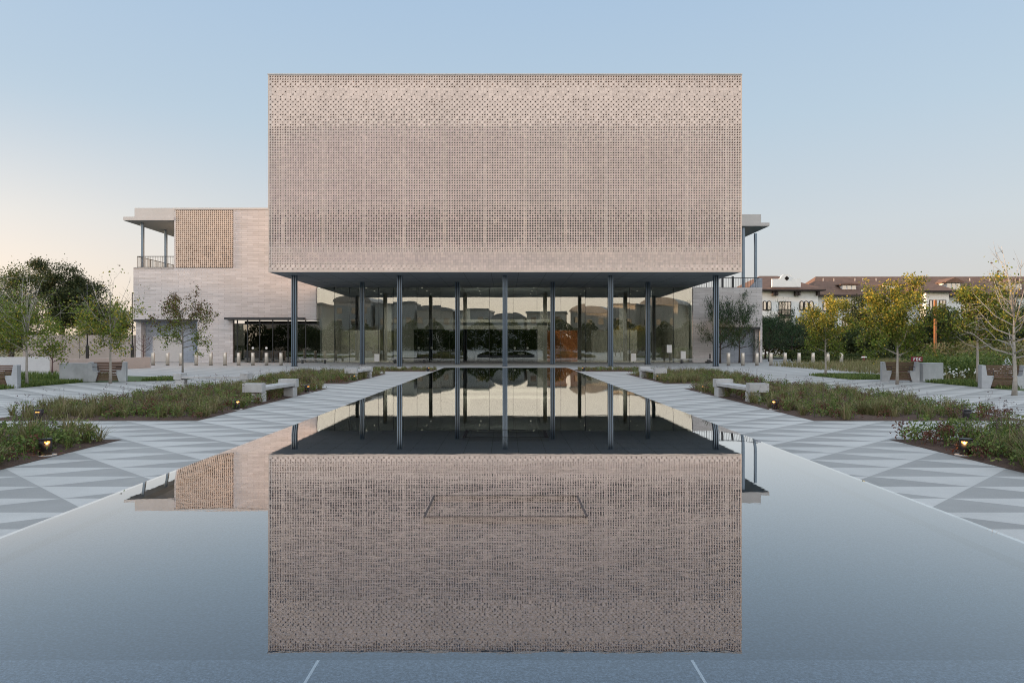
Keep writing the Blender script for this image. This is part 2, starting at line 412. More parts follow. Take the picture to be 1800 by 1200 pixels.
for (ya, yb, xa) in ((11.3, 12.25, .66), (6.1, 6.95, .68)):
    b = MB(); t = .05 if ya > 8 else .018; zz = .003
    q = .010 if ya > 8 else .005
    b.box(-xa, xa, ya, ya + q, -.061, zz); b.box(-xa, xa, yb - q, yb, -.061, zz)
    b.box(-xa, -xa + t, ya + q, yb - q, -.061, zz); b.box(xa - t, xa, ya + q, yb - q, -.061, zz)
    b.build('drain_frame', MT['drain' if ya > 8 else 'drain_brown'], pool)
# the water: flat in the middle, curling down over the brim along the last third of a metre
xs = [-PW, -PW + .03, -PW + .08, -PW + .15, -PW + .24, -PW + .36, 0]
xs = xs + [-x for x in reversed(xs[:-1])]
ys = [PY0 + .01, PY0 + .05, PY0 + .2, 3.3, 10, 20, 30, 40, PY1 - .3, PY1 - .12, PY1 - .04, PY1]
def wz(x, y):
    e = max(0, abs(x) - (PW - .36)) / .36; f = max(0, y - (PY1 - .3)) / .3
    return -.0017 * e ** 2 - .003 * f ** 2
b = MB(); n = len(xs)
b.v = [(x, y, wz(x, y)) for y in ys for x in xs]
for j in range(len(ys) - 1):
    for i in range(n - 1):
        b.f.append((j * n + i, j * n + i + 1, (j + 1) * n + i + 1, (j + 1) * n + i)); b.m.append(0)
b.build('water', MT['water'], pool, smooth=True)

# ------------------------------------------------------------------ the museum building
YF, YW = 56.0, 71.1
BX0, BX1, ZB, ZT = -18.0, 17.88, 6.89, 21.86
mus = thing('museum_building', (0, 71, ZG), 'pale cultural centre with perforated ceramic box raised on blue columns above a glass lobby', 'building')

def screen(name, x0, z1, nc, nr, pitch, yf, kind, matl, parent, depth=.14):
    """kind(c, r) -> 0 plain tile, 1 shallow folded pocket, 2 deep triangular pocket, 3 opening right through, 4 larger opening"""
    V, Fc = [], []
    for rr in range(nr):
        for c in range(nc):
            k = kind(c, rr)
            X0 = x0 + c * pitch; Z0 = z1 - (rr + 1) * pitch; p = pitch; b = len(V)
            def q(u, w, d=0.0): return (X0 + u * p, yf + d, Z0 + w * p)
            V += [q(.012, .012), q(.988, .012), q(.988, .988), q(.012, .988)]
            if k == 0:
                Fc.append((b, b + 1, b + 2, b + 3)); continue
            if k:
                lo, hi, ct = {1: (.26, .80, .55), 2: (.22, .82, .5), 3: (.225, .81, .52), 4: (.18, .84, .30), 5: (.30, .76, .5), 6: (.28, .79, .5)}[k]
                dp = {1: .15, 2: .14}.get(k, depth)
                cu, cw = lo + (hi - lo) * ct, hi - (hi - lo) * ct
                V += [q(lo, lo), q(hi, lo), q(hi, hi), q(cu, hi), q(lo, cw), q(lo, lo, dp), q(hi, lo, dp), q(hi, hi, dp), q(cu, hi, dp), q(lo, cw, dp)]
                I = [b + 4 + i for i in range(5)]; J = [b + 9 + i for i in range(5)]
                Fc += [(b, b + 1, I[1], I[0]), (b + 1, b + 2, I[2], I[1]), (b + 2, b + 3, I[3], I[2]), (b + 3, b, I[0], I[4]), (b + 3, I[4], I[3])]
                for i in range(5):
                    j = (i + 1) % 5; Fc.append((I[i], I[j], J[j], J[i]))
                if k < 3: Fc.append(tuple(J))
    o0 = origin(parent)
    me = bpy.data.meshes.new(name)
    me.from_pydata([(x - o0[0], y - o0[1], z - o0[2]) for x, y, z in V], [], Fc); me.materials.append(matl); me.update()
    return link(name, me, parent)

def main_kind(c, r):
    h = random.random()
    weak = (c % 16 == 5)                      # the column next to each panel joint has smaller pockets
    if r < 2: return 2
    if r == 2: return 2 if c % 4 != 0 else 0
    if r == 3: return 2 if c % 2 == 0 else 0
    if r == 4: return 1 if (c % 2 == 1 or h < .12) else 0
    if r == 5: return 0
    if r in (6, 7, 8): return 6 if (c + (r - 6)) % 4 == 2 else 0
    if r < 15: return 6 if (c + r) % 2 == 1 else (1 if h < .04 else 0)
    if r < 20: return (6 if (c + r) % 4 in (0, 1, 3) else 0) if (c + 2 * r) % 3 else (6 if (c + r) % 2 else 0)
    if r < 26: return 5 if weak else (3 if (c + 3 * r) % 5 else 5)
    if r < 52: return 5 if weak else 3
    if r in (52, 53): return 5 if weak else (4 if (c + 2 * r) % 4 == 1 else 3)
    if r in (54, 55): return 5 if weak else (4 if (c + r) % 2 else 3)
    if r < 57: return 5 if weak else (4 if (c % 2 or h < .4) else 3)
    if r < 66: return 5 if weak else (4 if h < (.95 if (c // 16 + r // 3) % 3 else .78) else 3)
    if r < 68: return 5 if weak else (3 if h > .1 else 4)
    if r < 70: return 6 if (c + r) % 2 else 5
    if r < 73: return 2
    if r < 75: return 1 if h < .9 else 2
    return 1 if (c + r) % 2 else 0
NC, NR = 187, 77
P = (BX1 - BX0 - .12) / NC
screen('perforated_screen', BX0 + .06, ZT - .10, NC, NR, P, YF, main_kind, MT['tile'], mus)
zlo = ZT - .10 - NR * P
b = MB(); b.box(BX0 + .06, BX1 - .06, YF + .01, YF + .16, ZB, zlo); b.build('bottom_edge', MT['shell'], mus)
b = MB(); b.box(BX0 - .03, BX1 + .03, YF - .04, 95.03, ZT - .06, ZT + .03); b.build('coping', MT['fascia'], mus)
b = MB(); b.box(BX0, BX0 + .06, YF - .01, 95, ZB, ZT - .06); b.box(BX1 - .06, BX1, YF - .01, 95, ZB, ZT - .06)
b.box(BX0 + .06, BX1 - .06, 94.9, 95, ZB, ZT - .06); b.box(BX0 + .06, BX1 - .06, YF + .7, 94.9, ZT - .3, ZT - .06)
b.build('box_side', MT['shell'], mus)
b = MB(); b.box(BX0 + .06, BX1 - .06, YF + .45, YF + .5, ZB + .2, ZT - .10); b.build('screen_backing', MT['cavity'], mus)  # near black sheet; the dark behind the openings is put into its colour
b = MB(); b.box(BX0 + .06, BX1 - .06, YF + .16, 94.9, ZB - .002, ZB + .12); sof = b.build('soffit', MT['soffit'], mus)
b = MB()
for i in range(1, 17): b.box(BX0 + i * 2.11 - .012, BX0 + i * 2.11 + .012, YF + .17, YW - .02, ZB - .005, ZB - .0025)
for j in range(1, 5): b.box(BX0 + .08, BX1 - .08, YF + j * 3.0 - .012, YF + j * 3.0 + .012, ZB - .0095, ZB - .0055)
b.build('panel_joints', MT['cavity'], sof)
def steel_column(x, y):
    b = MB(); w = .20
    for k in (-.15, 0, .15): b.box(x + k - .042, x + k + .042, y - w, y + w, ZG, ZB - .003)      # three blades, deep grooves between
    o = b.build('column', MT['steel'], mus, bevel=.01)
    c = MB(); c.box(x - .15, x + .15, y - .09, y + .09, ZG, ZB - .006); c.build('column_core', MT['darksteel'], o)  # core painted dark; the shade of the grooves is put into its colour
    c = MB(); c.box(x - .24, x + .24, y - .24, y + .24, ZG, ZG + .02); c.build('base_plate', MT['darksteel'], o)
for i in range(5): steel_column(-16.8 + 8.37 * i + .02 * (i > 2), 58.8)
for i in range(4): steel_column(-12.6 + 8.36 * i, 65.0)

# lobby glazing: each pane of its own
PX = [557, 588, 614, 640, 665, 691, 733, 775, 817, 860, 902, 944, 986, 1029, 1068, 1107, 1146, 1184, 1217]
GX = [px(v, YW) for v in PX]
for a, c in zip(GX[:-1], GX[1:]):
    b = MB(); b.box(a + .012, c - .012, YW + .04, YW + .055, ZG + .04, ZB - .01); gp = b.build('glass_pane', MT['glass'], mus)
    cx = (a + c) / 2; c0 = Vector((cx, YW, 3.2)) - mus.location          # every pane hangs a hair out of true
    for v_ in gp.data.vertices: v_.co -= c0
    gp.location = c0; gp.rotation_euler = (R(random.uniform(-.10, .10)), 0, R(random.uniform(-.16, .16)))
for i, a in enumerate(GX[1:-1]):
    b = MB(); w = .035 if PX[i + 1] in (588, 691, 860, 1029, 1184) else .014
    b.box(a - w, a + w, YW + .06, YW + .22, ZG, ZB - .005); b.build('mullion', MT['darksteel'], mus)
b = MB(); b.box(GX[0], GX[-1], YW - .03, YW + .10, ZG, ZG + .04); b.build('sill', MT['darksteel'], mus)
# lobby interior
b = MB(); b.box(BX0 + .2, BX1 - .2, YW + .25, 84, ZG - .05, ZG + .006); b.build('lobby_floor', MT['lobby_floor'], mus)
b = MB(); b.box(BX0 + .2, BX1 - .2, 84, 84.2, ZG, ZB); b.box(BX0, BX0 + .2, YW + .6, 84.2, ZG, ZB - .004); b.box(BX1 - .2, BX1, YW + .3, 84.2, ZG, ZB - .004)
b.build('lobby_wall', MT['lobby_grey'], mus)
YV = 72.0
def vx(v): return px(v, YV)
b = MB()
b.box(vx(691), vx(727), YV, YV + 2.6, ZG + .006, 2.9); b.box(vx(945), vx(962), YV, YV + 2.6, ZG + .006, 2.9)
b.box(vx(691), vx(962), YV, YV + 2.6, 2.9, 3.55); b.box(vx(688), vx(968), YV - .04, YV + 2.7, 3.55, 3.85)
b.build('vestibule', MT['lobby'], mus)
b = MB(); b.box(vx(727), vx(945), YV + 1.8, YV + 1.9, ZG + .01, 2.9); b.build('vestibule_back', MT['lobby_dark'], mus)
edges = [727, 747, 768, 790, 812, 836, 860, 882, 894, 916, 945]
for i, (a, c) in enumerate(zip(edges[:-1], edges[1:])):
    b = MB(); b.box(vx(a) + .02, vx(c) - .02, YV + .12, YV + .15, ZG + .02, 2.84)
    d = b.build('door', MT['glass_door'], mus)
    f = MB()
    for u in (vx(a), vx(c) - .05): f.box(u, u + .05, YV + .10, YV + .17, ZG + .006, 2.87)
    f.box(vx(a) + .05, vx(c) - .05, YV + .10, YV + .17, 2.82, 2.87); f.build('frame', MT['darksteel'], d)
    if i in (0, 1, 8, 9):
        side = -1 if i in (0, 8) else 1
        xx = vx(735.7) if i == 0 else vx(758.6) if i == 1 else vx(905) if i == 8 else vx(927.6)
        h = MB(); h.tube([(xx, YV + .05, 1.06), (xx, YV + .115, 1.06)], .11, 16); h.build('handle', MT['sign_white'], d)
for (a, c) in ((741, 753), (910, 922)):
    b = MB(); b.box(vx(a), vx(c), YV + .02, YV + .08, .48, .55); b.build('push_bar', MT['sign_white'], mus)
b = MB(); b.box(px(962, 75.5), px(1015, 75.5), 75.4, 75.6, ZG + .01, 2.85); b.build('timber_panel', MT['wood'], mus)
for (a, c) in ((1040, 1120), (600, 668)):
    b = MB(); b.box(px(a, 77), px(c, 77), 77, 77.2, ZG + .01, 2.9); b.build('lobby_screen', MT['lobby_grey'], mus)
for x in (-12.6, -4.2, 4.1, 12.5):
    b = MB(); b.box(x - .4, x + .4, 79, 79.8, ZG + .01, ZB - .01); b.build('lobby_pier', MT['lobby_grey'], mus)

# lit downlights in the lobby ceiling
for y in (71.5, 76.0, 80.0):
    for x in (-13.5, -8.1, -2.7, 2.7, 8.1, 13.5):
        b = MB(); b.tube([(x, y, ZB - .022), (x, y, ZB - .004)], .05, 12); dl = b.build('downlight', MT['downlight'], mus)
        if (y == 80.0) or x not in (-13.5, -2.7, 2.7, 13.5): continue      # only every other fitting is switched on
        li = bpy.data.lights.new('lobby_lamp', 'SPOT'); li.energy = 420; li.color = (1, .92, .80); li.spot_size = R(150); li.spot_blend = 1.0; li.shadow_soft_size = .12
        lo = bpy.data.objects.new('lobby_lamp', li); COL.objects.link(lo); lo.location = (x, y, ZB - .05)

# left wing
LX0, LX1 = -35.8, -18.2
ZL, ZU = 8.75, 14.4
rx1 = px(347, YW); ex0 = px(409, YW)
b = MB()
b.box(LX0, LX1, YW, YW + .5, 3.75, ZL); b.box(rx1, ex0, YW, YW + .5, ZG, 3.75)
b.box(LX0, LX0 + .5, YW + .5, 88, ZG, ZL); b.box(LX1 - .5, LX1, YW + .5, 88, 3.75, ZB - .01)
sx0, sx1 = px(306, YW), px(410, YW)
b.box(sx1, BX0 - .02, YW, YW + .5, ZL, ZU - .06); b.box(sx0, sx0 + .16, YW + .02, 88, ZL, ZU - .06); b.box(sx0 + .16, sx1, YW + .5, YW + .55, ZL, ZL + .05)
b.build('wing_wall', MT['stone'], mus)
nc = 29; pp = (sx1 - sx0 - .16) / nc; nr = int((ZU - .12 - ZL) / pp)
def wing_kind(c, r):
    h = random.random()
    if r < nr * .5: return 3
    if c % 9 in (2, 3, 4) and r < nr * .85: return 2 if h < .6 else 3
    return (4 if h < .5 else 3) if r > nr * .6 else 3
screen('wing_screen', sx0 + .16, ZL + nr * pp + .03, nc, nr, pp, YW - .03, wing_kind, MT['tile2'], mus)
b = MB(); b.box(sx0 + .17, sx1 - .01, YW + .36, YW + .4, ZL, ZU - .1); b.build('wing_screen_backing', MT['cavity'], mus)  # same dark sheet behind the wing openings, their shade put into its colour
b = MB(); b.box(LX0 + .05, sx0, YW - .1, 88, ZL + .002, ZL + .06); b.build('terrace_floor', MT['fascia'], mus)
# roof canopy of the left terrace with its two posts and rail
can = MB(); can.box(px(217, YW), sx0 - .01, YW - .05, 86, 13.33, 13.66); can.box(LX0 + .1, sx0 - .012, YW + .02, 86, 13.66, 14.52); can.box(sx0 - .012, BX0 - .03, YW - .06, 86, ZU - .06, ZU + .12)
canopy = can.build('terrace_canopy', MT['fascia'], mus)
b = MB(); b.box(px(217, YW) + .06, sx0 - .03, YW + .04, 85.9, 13.29, 13.329); b.build('canopy_soffit', MT['soffit'], canopy)
for (x, y) in ((-35.55, 72.4), (-35.3, 76.8)):
    b = MB(); b.box(x - .13, x + .13, y - .13, y + .13, ZL + .05, 13.29); b.build('post', MT['steel'], canopy, bevel=.02)
def railing(pts, z, hgt, name, parent, gap=.16):
    b = MB()
    for (p, q) in zip(pts[:-1], pts[1:]):
        p, q = Vector(p), Vector(q); L = (q - p).length; n = max(1, int(L / gap))
        b.tube([(p.x, p.y, z + hgt), (q.x, q.y, z + hgt)], .035, 6); b.tube([(p.x, p.y, z + .08), (q.x, q.y, z + .08)], .02, 4)
        for i in range(n + 1):
            w = p.lerp(q, i / n); b.tube([(w.x, w.y, z + .08), (w.x, w.y, z + hgt)], .014 if i % 8 else .03, 4)
    return b.build(name, MT['darksteel'], parent)
railing([(sx0 - .02, YW + .35), (LX0 + .2, YW + .35), (LX0 + .2, 85)], ZL + .03, 1.12, 'railing', mus)
# recess with a dark lintel at the left end
b = MB(); b.box(LX0 + .5, rx1 + .2, YW + 1.4, YW + 1.6, ZG, 3.74); b.box(LX0 + .5, rx1, YW + .5, YW + 1.4, 3.62, 3.74); b.build('recess_wall', MT['stone_shaded'], mus)
b = MB(); b.box(LX0 - .01, rx1 + .05, YW - .03, YW + .3, 3.60, 3.80); b.build('lintel', MT['darksteel'], mus)
b = MB(); b.box(rx1 - .22, rx1 - .001, YW + .12, YW + .25, ZG + .01, 3.59); b.build('downpipe', MT['steel'], mus)
b = MB(); b.box(LX0 + 1.2, LX0 + 4.2, YW + 1.36, YW + 1.4, ZG + .02, 2.2); b.build('service_door', MT['fascia'], mus)
# side entrance under the wing
b = MB(); b.box(ex0 + .02, LX1 + .02, YW + 3.2, YW + 3.4, ZG, 3.74); b.build('entrance_back', MT['lobby_dark'], mus)
b = MB(); b.box(ex0, LX1 + .02, YW + .3, YW + 3.4, ZG - .03, ZG + .008); b.build('entrance_floor', MT['lobby_floor'], mus)
b = MB(); b.box(ex0 - .45, px(537, YW), YW - 1.0, YW + .3, 3.76, 3.96); b.build('entrance_canopy', MT['darksteel'], mus)
ee = [409, 415.5, 433.5, 455, 478, 505, 515, 536, 556]
for i, (a, c) in enumerate(zip(ee[:-1], ee[1:])):
    xa, xc = px(a, YW), px(c, YW)
    b = MB(); b.box(xa + .03, xc - .03, YW + .27, YW + .285, ZG + .05, 3.40)
    d = b.build('door' if i in (2, 3) else 'glass_pane', MT['glass_dark'] if i < 6 else MT['glass'], mus)
    f = MB(); f.box(xa - .035, xa + .035, YW + .2, YW + .36, ZG, 3.74); f.box(xa + .035, xc - .035, YW + .22, YW + .34, 3.33, 3.42)
    f.build('frame', MT['darksteel'], d)
    if i in (2, 3):
        xx = px(443 if i == 2 else 467, YW); h = MB(); h.tube([(xx, YW + .2, 1.06), (xx, YW + .26, 1.06)], .11, 16); h.build('handle', MT['sign_white'], d)
# right wing
QX0, QX1, ZR = 17.98, px(1340, YW), 6.86
qx0, qx1, zq = px(1264, YW), px(1336, YW), 3.06
b = MB(); b.box(QX0, QX1, YW, YW + .5, zq, ZR); b.box(QX0, qx0, YW, YW + .5, ZG, zq); b.box(qx1, QX1, YW, YW + .5, ZG, zq)
b.box(QX1 - .5, QX1, YW + .5, 88, ZG, ZR); b.build('wing_wall', MT['stone'], mus)
b = MB(); b.box(qx0 - .2, QX1 - .5, YW + 1.2, YW + 1.4, ZG, zq - .01); b.build('recess_wall', MT['stone_shaded'], mus)
b = MB(); b.box(qx0 - .05, qx1 + .02, YW - .03, YW + .3, zq - .14, zq + .03); b.build('lintel', MT['darksteel'], mus)
b = MB(); b.box(QX0, QX1 - .02, YW + .5, 88, ZR - .3, ZR - .03); b.build('terrace_floor', MT['fascia'], mus)
can = MB(); can.box(BX1 + .03, px(1352, 72.5), 72.4, 84, 13.0, 13.32); can.box(BX1 + .031, px(1338, 72.5), 72.5, 84, 13.32, 14.15)
canopy2 = can.build('terrace_canopy', MT['fascia'], mus)
b = MB(); b.box(BX1 + .05, px(1352, 72.5) - .06, 72.45, 83.9, 12.96, 12.999); b.build('canopy_soffit', MT['soffit'], canopy2)
for (x, y) in ((px(1306.5, 73), 73.0), (px(1328, 77), 77.0)):
    b = MB(); b.box(x - .13, x + .13, y - .13, y + .13, ZR - .05, 12.96); b.build('post', MT['steel'], canopy2, bevel=.02)
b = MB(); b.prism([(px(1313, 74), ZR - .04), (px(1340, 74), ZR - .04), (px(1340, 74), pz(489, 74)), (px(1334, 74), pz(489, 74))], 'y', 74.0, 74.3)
b.build('stair_parapet', MT['stone_shaded'], mus)
railing([(QX0 + .1, YW + .35), (QX1 - .2, YW + .35)], ZR - .03, 1.0, 'railing', mus)
for v in (1270, 1288):
    b = MB(); xx = px(v, 74); b.box(xx - .09, xx + .09, 73.9, 74.1, ZR - .05, 12.0 if False else 8.2); b.build('terrace_post', MT['darksteel'], mus)

# benches, boards and a post under the overhang
def slab_bench(x0, x1, y, label):
    t = thing('low_bench', ((x0 + x1) / 2, y, ZG), label, 'bench')
    b = MB(); b.box(x0, x1, y - .22, y + .22, ZG + .34, ZG + .42); b.build('seat', MT['bench'], t, bevel=.01)
    for xx in (x0 + .25, x1 - .25):
        b = MB(); b.box(xx - .06, xx + .06, y - .18, y + .18, ZG, ZG + .34); b.build('leg', MT['darksteel'], t)
slab_bench(px(527, 67.5), px(576, 67.5), 67.5, 'low slab bench under the overhang beside the leftmost blue column')
slab_bench(px(690, 68.5), px(750, 68.5), 68.5, 'low slab bench before the lobby glass left of the dark doors')
slab_bench(px(1193, 67.5), px(1250, 67.5), 67.5, 'low slab bench under the overhang beside the rightmost blue column')
def aboard(v, y0p, y1p, d, label, name='notice_board'):
    xx = px(v, d); zt = pz(y0p, d)
    t = thing(name, (xx, d, ZG), label, 'sign')
    b = MB(); b.box(xx - .24, xx + .24, d - .02, d + .02, max(ZG + .12, zt - .75), zt); b.build('panel', MT['sign_white'], t, bevel=.01)
    b = MB(); b.tube([(xx, d + .05, ZG + .03), (xx, d + .05, zt - .05)], .03, 8); b.build('stand', MT['darksteel'], t)
    b = MB(); b.box(xx - .2, xx + .2, d - .1, d + .2, ZG, ZG + .03); b.build('base', MT['darksteel'], t)
aboard(662.5, 622, 637, 70.2, 'low white notice board by the lobby glass, left side')
aboard(1113.5, 621, 637, 70.2, 'low white notice board by the lobby glass, near the right columns')
aboard(1176.5, 606, 622, 70.0, 'tall white notice panel on a stand by the right lobby glass')
aboard(1201, 617, 626, 70.3, 'small white notice on a stand at the right end of the lobby glass')
t = thing('stanchion_post', (px(1246, 69.5), 69.5, ZG), 'short black post on a flat base by the pale right wing wall', 'post')
b = MB(); b.box(px(1246, 69.5) - .3, px(1246, 69.5) + .3, 69.2, 69.8, ZG, ZG + .16); b.build('base', MT['black'], t, bevel=.01)
b = MB(); b.tube([(px(1248, 69.5), 69.5, ZG + .16), (px(1248, 69.5), 69.5, ZG + .85)], .07, 10); b.build('post', MT['black'], t)

# ------------------------------------------------------------------ bollards
def bollard(x, y, label, group):
    t = thing('bollard', (x, y, ZG), label, 'bollard', group)
    b = MB(); b.lathe(x, y, [(.145, ZG), (.145, ZG + .98), (.135, ZG + 1.0)], 24); b.build('post', MT['bollard'], t, smooth=True)
    b = MB(); b.lathe(x, y, [(.150, ZG + 1.0), (.150, ZG + 1.03), (.12, ZG + 1.05)], 24); b.build('cap', MT['bollard'], t, smooth=True)
    b = MB(); b.lathe(x, y, [(.17, ZG), (.17, ZG + .012)], 24); b.build('base_plate', MT['darksteel'], t)
    return t
BY = 61.3
lb = [269, 294.5, 318, 345, 370.5, 395.5, 419.5, 444.5, 468.5, 494]
first = None
for i, v in enumerate(lb):
    lab = ORD[i] + ' steel bollard counted from the low pink wall, left row' if i < 6 else ORD[9 - i] + ' steel bollard from the leftmost blue column, before the entrance doors'
    if first is None: first = bollard(px(v, BY), BY, lab, 'steel bollards left of the building')
    else: dup(first, (px(v, BY), BY, ZG), lab, group='steel bollards left of the building')
rb = [1280.5, 1305.7, 1330.5, 1355, 1380, 1404.5, 1429, 1455, 1479]
for i, v in enumerate(rb):
    dup(first, (px(v, 60.6), 60.6, ZG), ORD[i] + ' steel bollard to the right of the rightmost blue column', group='steel bollards right of the building')

# ------------------------------------------------------------------ planting beds
def blade_quads(base, h, lean, w, az):
    """curved blades, two quads each: base (n,3), height, lean, width, azimuth"""
    n = len(base); d = np.stack([np.cos(az), np.sin(az), np.zeros(n)], 1); s = np.stack([-np.sin(az), np.cos(az), np.zeros(n)], 1)
    up = np.array([0, 0, 1.0])
    m = base + d * (lean * .35)[:, None] + up * (h * .62)[:, None]
    tip = base + d * lean[:, None] + up * h[:, None]
    hw = (w / 2)[:, None]
    q1 = np.stack([base - s * hw, base + s * hw, m + s * hw * .8, m - s * hw * .8], 1)
    q2 = np.stack([m - s * hw * .8, m + s * hw * .8, tip + s * hw * .12, tip - s * hw * .12], 1)
    return np.stack([q1, q2], 1).reshape(-1, 3)

def leaf_quads(c, size, rng, aspect=.5, flat=.0):
    n = len(c)
    a = rng.normal(size=(n, 3)); a[:, 2] *= (1 - flat); a /= np.linalg.norm(a, axis=1)[:, None] + 1e-9
    b = rng.normal(size=(n, 3)); b -= a * (a * b).sum(1)[:, None]; b /= np.linalg.norm(b, axis=1)[:, None] + 1e-9
    L = (size * rng.uniform(.6, 1.3, n))[:, None] if np.ndim(size) == 0 else size[:, None]
    A = a * L * .5; B = b * L * .5 * aspect
    return np.stack([c - A, c + B - A * .1, c + A, c - B - A * .1], 1).reshape(-1, 3)

def planting(name, x0, x1, y0, y1, label, parent_kind, seed, dens=5.0, mix=(.5, .3, .2), hscale=1.0, leafsize=.05, nleaf=46, margin=.08):
    rng = np.random.default_rng(seed)
    n = int((x1 - x0) * (y1 - y0) * dens)
    V, Mi = [], []
    for i in range(n):
        cx, cy = rng.uniform(x0 + margin, x1 - margin), rng.uniform(y0 + margin * .6, y1 - margin)
        q = math.sin(cx * 1.7 + seed) * math.cos(cy * 1.1 + seed * 2) + .5 * math.sin(cx * 3.1 - cy * 2.3)
        # the mulch stays bare in patches along the front
        edge = min(cx - x0, x1 - cx, cy - y0) / .9
        if edge < 1 and rng.random() > .88 + .12 * edge: continue
        u = rng.random() + .22 * q
        if u < mix[0]:
            k = int(rng.integers(38, 64)); hh = rng.uniform(.26, .52) * hscale
            az = rng.uniform(0, 2 * PI, k); rr = rng.uniform(0, .09, k)
            base = np.stack([cx + rr * np.cos(az), cy + rr * np.sin(az), np.full(k, ZG + .03)], 1)
            V.append(blade_quads(base, hh * rng.uniform(.6, 1.1, k), rng.uniform(.08, .34, k) * hscale, rng.uniform(.008, .018, k), az + rng.normal(0, .5, k)))
            Mi.append(np.zeros(k * 2, dtype=int))
        else:
            red = u > mix[0] + mix[1]
            k = nleaf; hh = rng.uniform(.16, .42) * hscale * (.8 if red else 1); wd = rng.uniform(.14, .26)
            t = rng.random(k) ** .7; az = rng.uniform(0, 2 * PI, k); rr = wd * np.sqrt(rng.random(k)) * (1.1 - .5 * t)
            c = np.stack([cx + rr * np.cos(az), cy + rr * np.sin(az), ZG + .04 + t * hh], 1)
            V.append(leaf_quads(c, leafsize, rng)); Mi.append(np.full(k, 2 if red else 1))
            ks = 5
            az = rng.uniform(0, 2 * PI, ks); base = np.stack([np.full(ks, cx), np.full(ks, cy), np.full(ks, ZG + .03)], 1)
            V.append(blade_quads(base, hh * rng.uniform(.8, 1.25, ks), rng.uniform(.03, .15, ks), np.full(ks, .008), az)); Mi.append(np.full(ks * 2, 1))
            if rng.random() < .25:      # thin stems with seed heads
                ks = 3; az = rng.uniform(0, 2 * PI, ks); base = np.stack([np.full(ks, cx), np.full(ks, cy), np.full(ks, ZG + .03)], 1)
                ht = hh * rng.uniform(1.4, 1.9, ks); ln = rng.uniform(.03, .15, ks)
                V.append(blade_quads(base, ht, ln, np.full(ks, .006), az)); Mi.append(np.full(ks * 2, 3))
                tip = base + np.stack([np.cos(az) * ln, np.sin(az) * ln, ht], 1)
                tip = np.repeat(tip, 5, 0) + rng.normal(0, .015, (ks * 5, 3))
                V.append(leaf_quads(tip, .022, rng, 1.0)); Mi.append(np.full(ks * 5, 3))
    o = quads(name, np.concatenate(V), [MT['blade'], MT['forb'], MT['redforb'], MT['seed']], None, np.concatenate(Mi))
    tag(o, label, 'planting', None, 'stuff')
    return o

def soil(x0, x1, y0, y1):
    b = MB(); n = 0
    nx, ny = max(2, int((x1 - x0) / .35)), max(2, int((y1 - y0) / .35))
    for j in range(ny + 1):
        for i in range(nx + 1):
            e = i in (0, nx) or j in (0, ny)
            b.v.append((x0 + (x1 - x0) * i / nx, y0 + (y1 - y0) * j / ny, ZG + .006 if e else ZG + .03 + random.uniform(0, .025)))
    for j in range(ny):
        for i in range(nx):
            a = j * (nx + 1) + i; b.f.append((a, a + 1, a + nx + 2, a + nx + 1)); b.m.append(0)
    o = b.build('soil', MT['mulch']); structure(o); return o

beds = [(7.05, 12.0, 4.0, 13.6), (7.05, 12.0, 16.9, 29.3), (7.05, 12.0, 32.7, 43.6), (4.7, 9.5, 47.6, 51.5)]
names = [('nearest', 1.05), ('large', 1.0), ('far', .95), ('narrow', .6)]
words = ['leafy green planting with seed stems in the nearest bed', 'straw coloured grasses and reddish plants in the large bed', 'green and tawny grasses in the bed behind the large one', 'low sparse planting in the narrow bed at the pool end']
for k, (x0, x1, y0, y1) in enumerate(beds):
    for sgn in (1, -1):
        a, c = sorted((sgn * x0, sgn * x1))
        soil(a, c, y0, y1)
        side = 'right' if sgn > 0 else 'left'
        mix = [(.10, .66, .24), (.27, .45, .28), (.30, .46, .24), (.3, .5, .2)][k]
        if k == 0 and sgn < 0: mix = (.12, .8, .08)
        planting('planting', a, c, y0, y1, words[k] + ', ' + side + ' of the pool', 'stuff', 20 + k * 2 + (sgn > 0), dens=[24, 13, 11, 6.0][k], mix=mix,
                 hscale=[1.05, .84, .88, .55][k], leafsize=[.062, .055, .06, .06][k], nleaf=[58, 44, 36, 30][k])

# ------------------------------------------------------------------ concrete benches by the beds
def concrete_bench(x, y, L, label, rz=0.0, group='concrete benches along the pool walk'):
    t = thing('concrete_bench', (x, y, ZG), label, 'bench', group)
    W = .30
    b = MB(); b.box(x - W + .02, x + W - .02, y - L / 2 + .30, y + L / 2 - .30, ZG + .36, ZG + .46); b.build('seat', MT['bench'], t, bevel=.01)
    for s in (-1, 1):
        b = MB(); y0, y1 = sorted((y + s * (L / 2 - .30), y + s * L / 2)); b.box(x - W, x + W, y0, y1, ZG + .315, ZG + .585); b.build('end_block', MT['bench'], t, bevel=.012)
        b = MB(); y0, y1 = sorted((y + s * (L / 2 - .42), y + s * (L / 2 - .06))); b.box(x - W + .03, x + W - .24, y0, y1, ZG, ZG + .314); b.build('leg', MT['bench'], t, bevel=.008)
    t.rotation_euler.z = rz
    return t
cb = concrete_bench(7.42, 23.5, 3.0, 'concrete bench with raised end blocks, right of the pool, nearer one', .09)
def mirror_bench(src, loc, label, rz):
    c = dup(src, loc, label, rz); return c
dup(cb, (7.45, 37.6, ZG), 'concrete bench with raised end blocks, right of the pool, farther one', .09)
dup(cb, (-7.42, 23.5, ZG), 'concrete bench with raised end blocks, left of the pool, nearer one', PI - .09)
dup(cb, (-7.45, 37.6, ZG), 'concrete bench with raised end blocks, left of the pool, farther one', PI - .09)
dup(cb, (px(375, 30.2), 30.2, ZG), 'concrete bench set crosswise in the left path between planted beds', PI / 2)

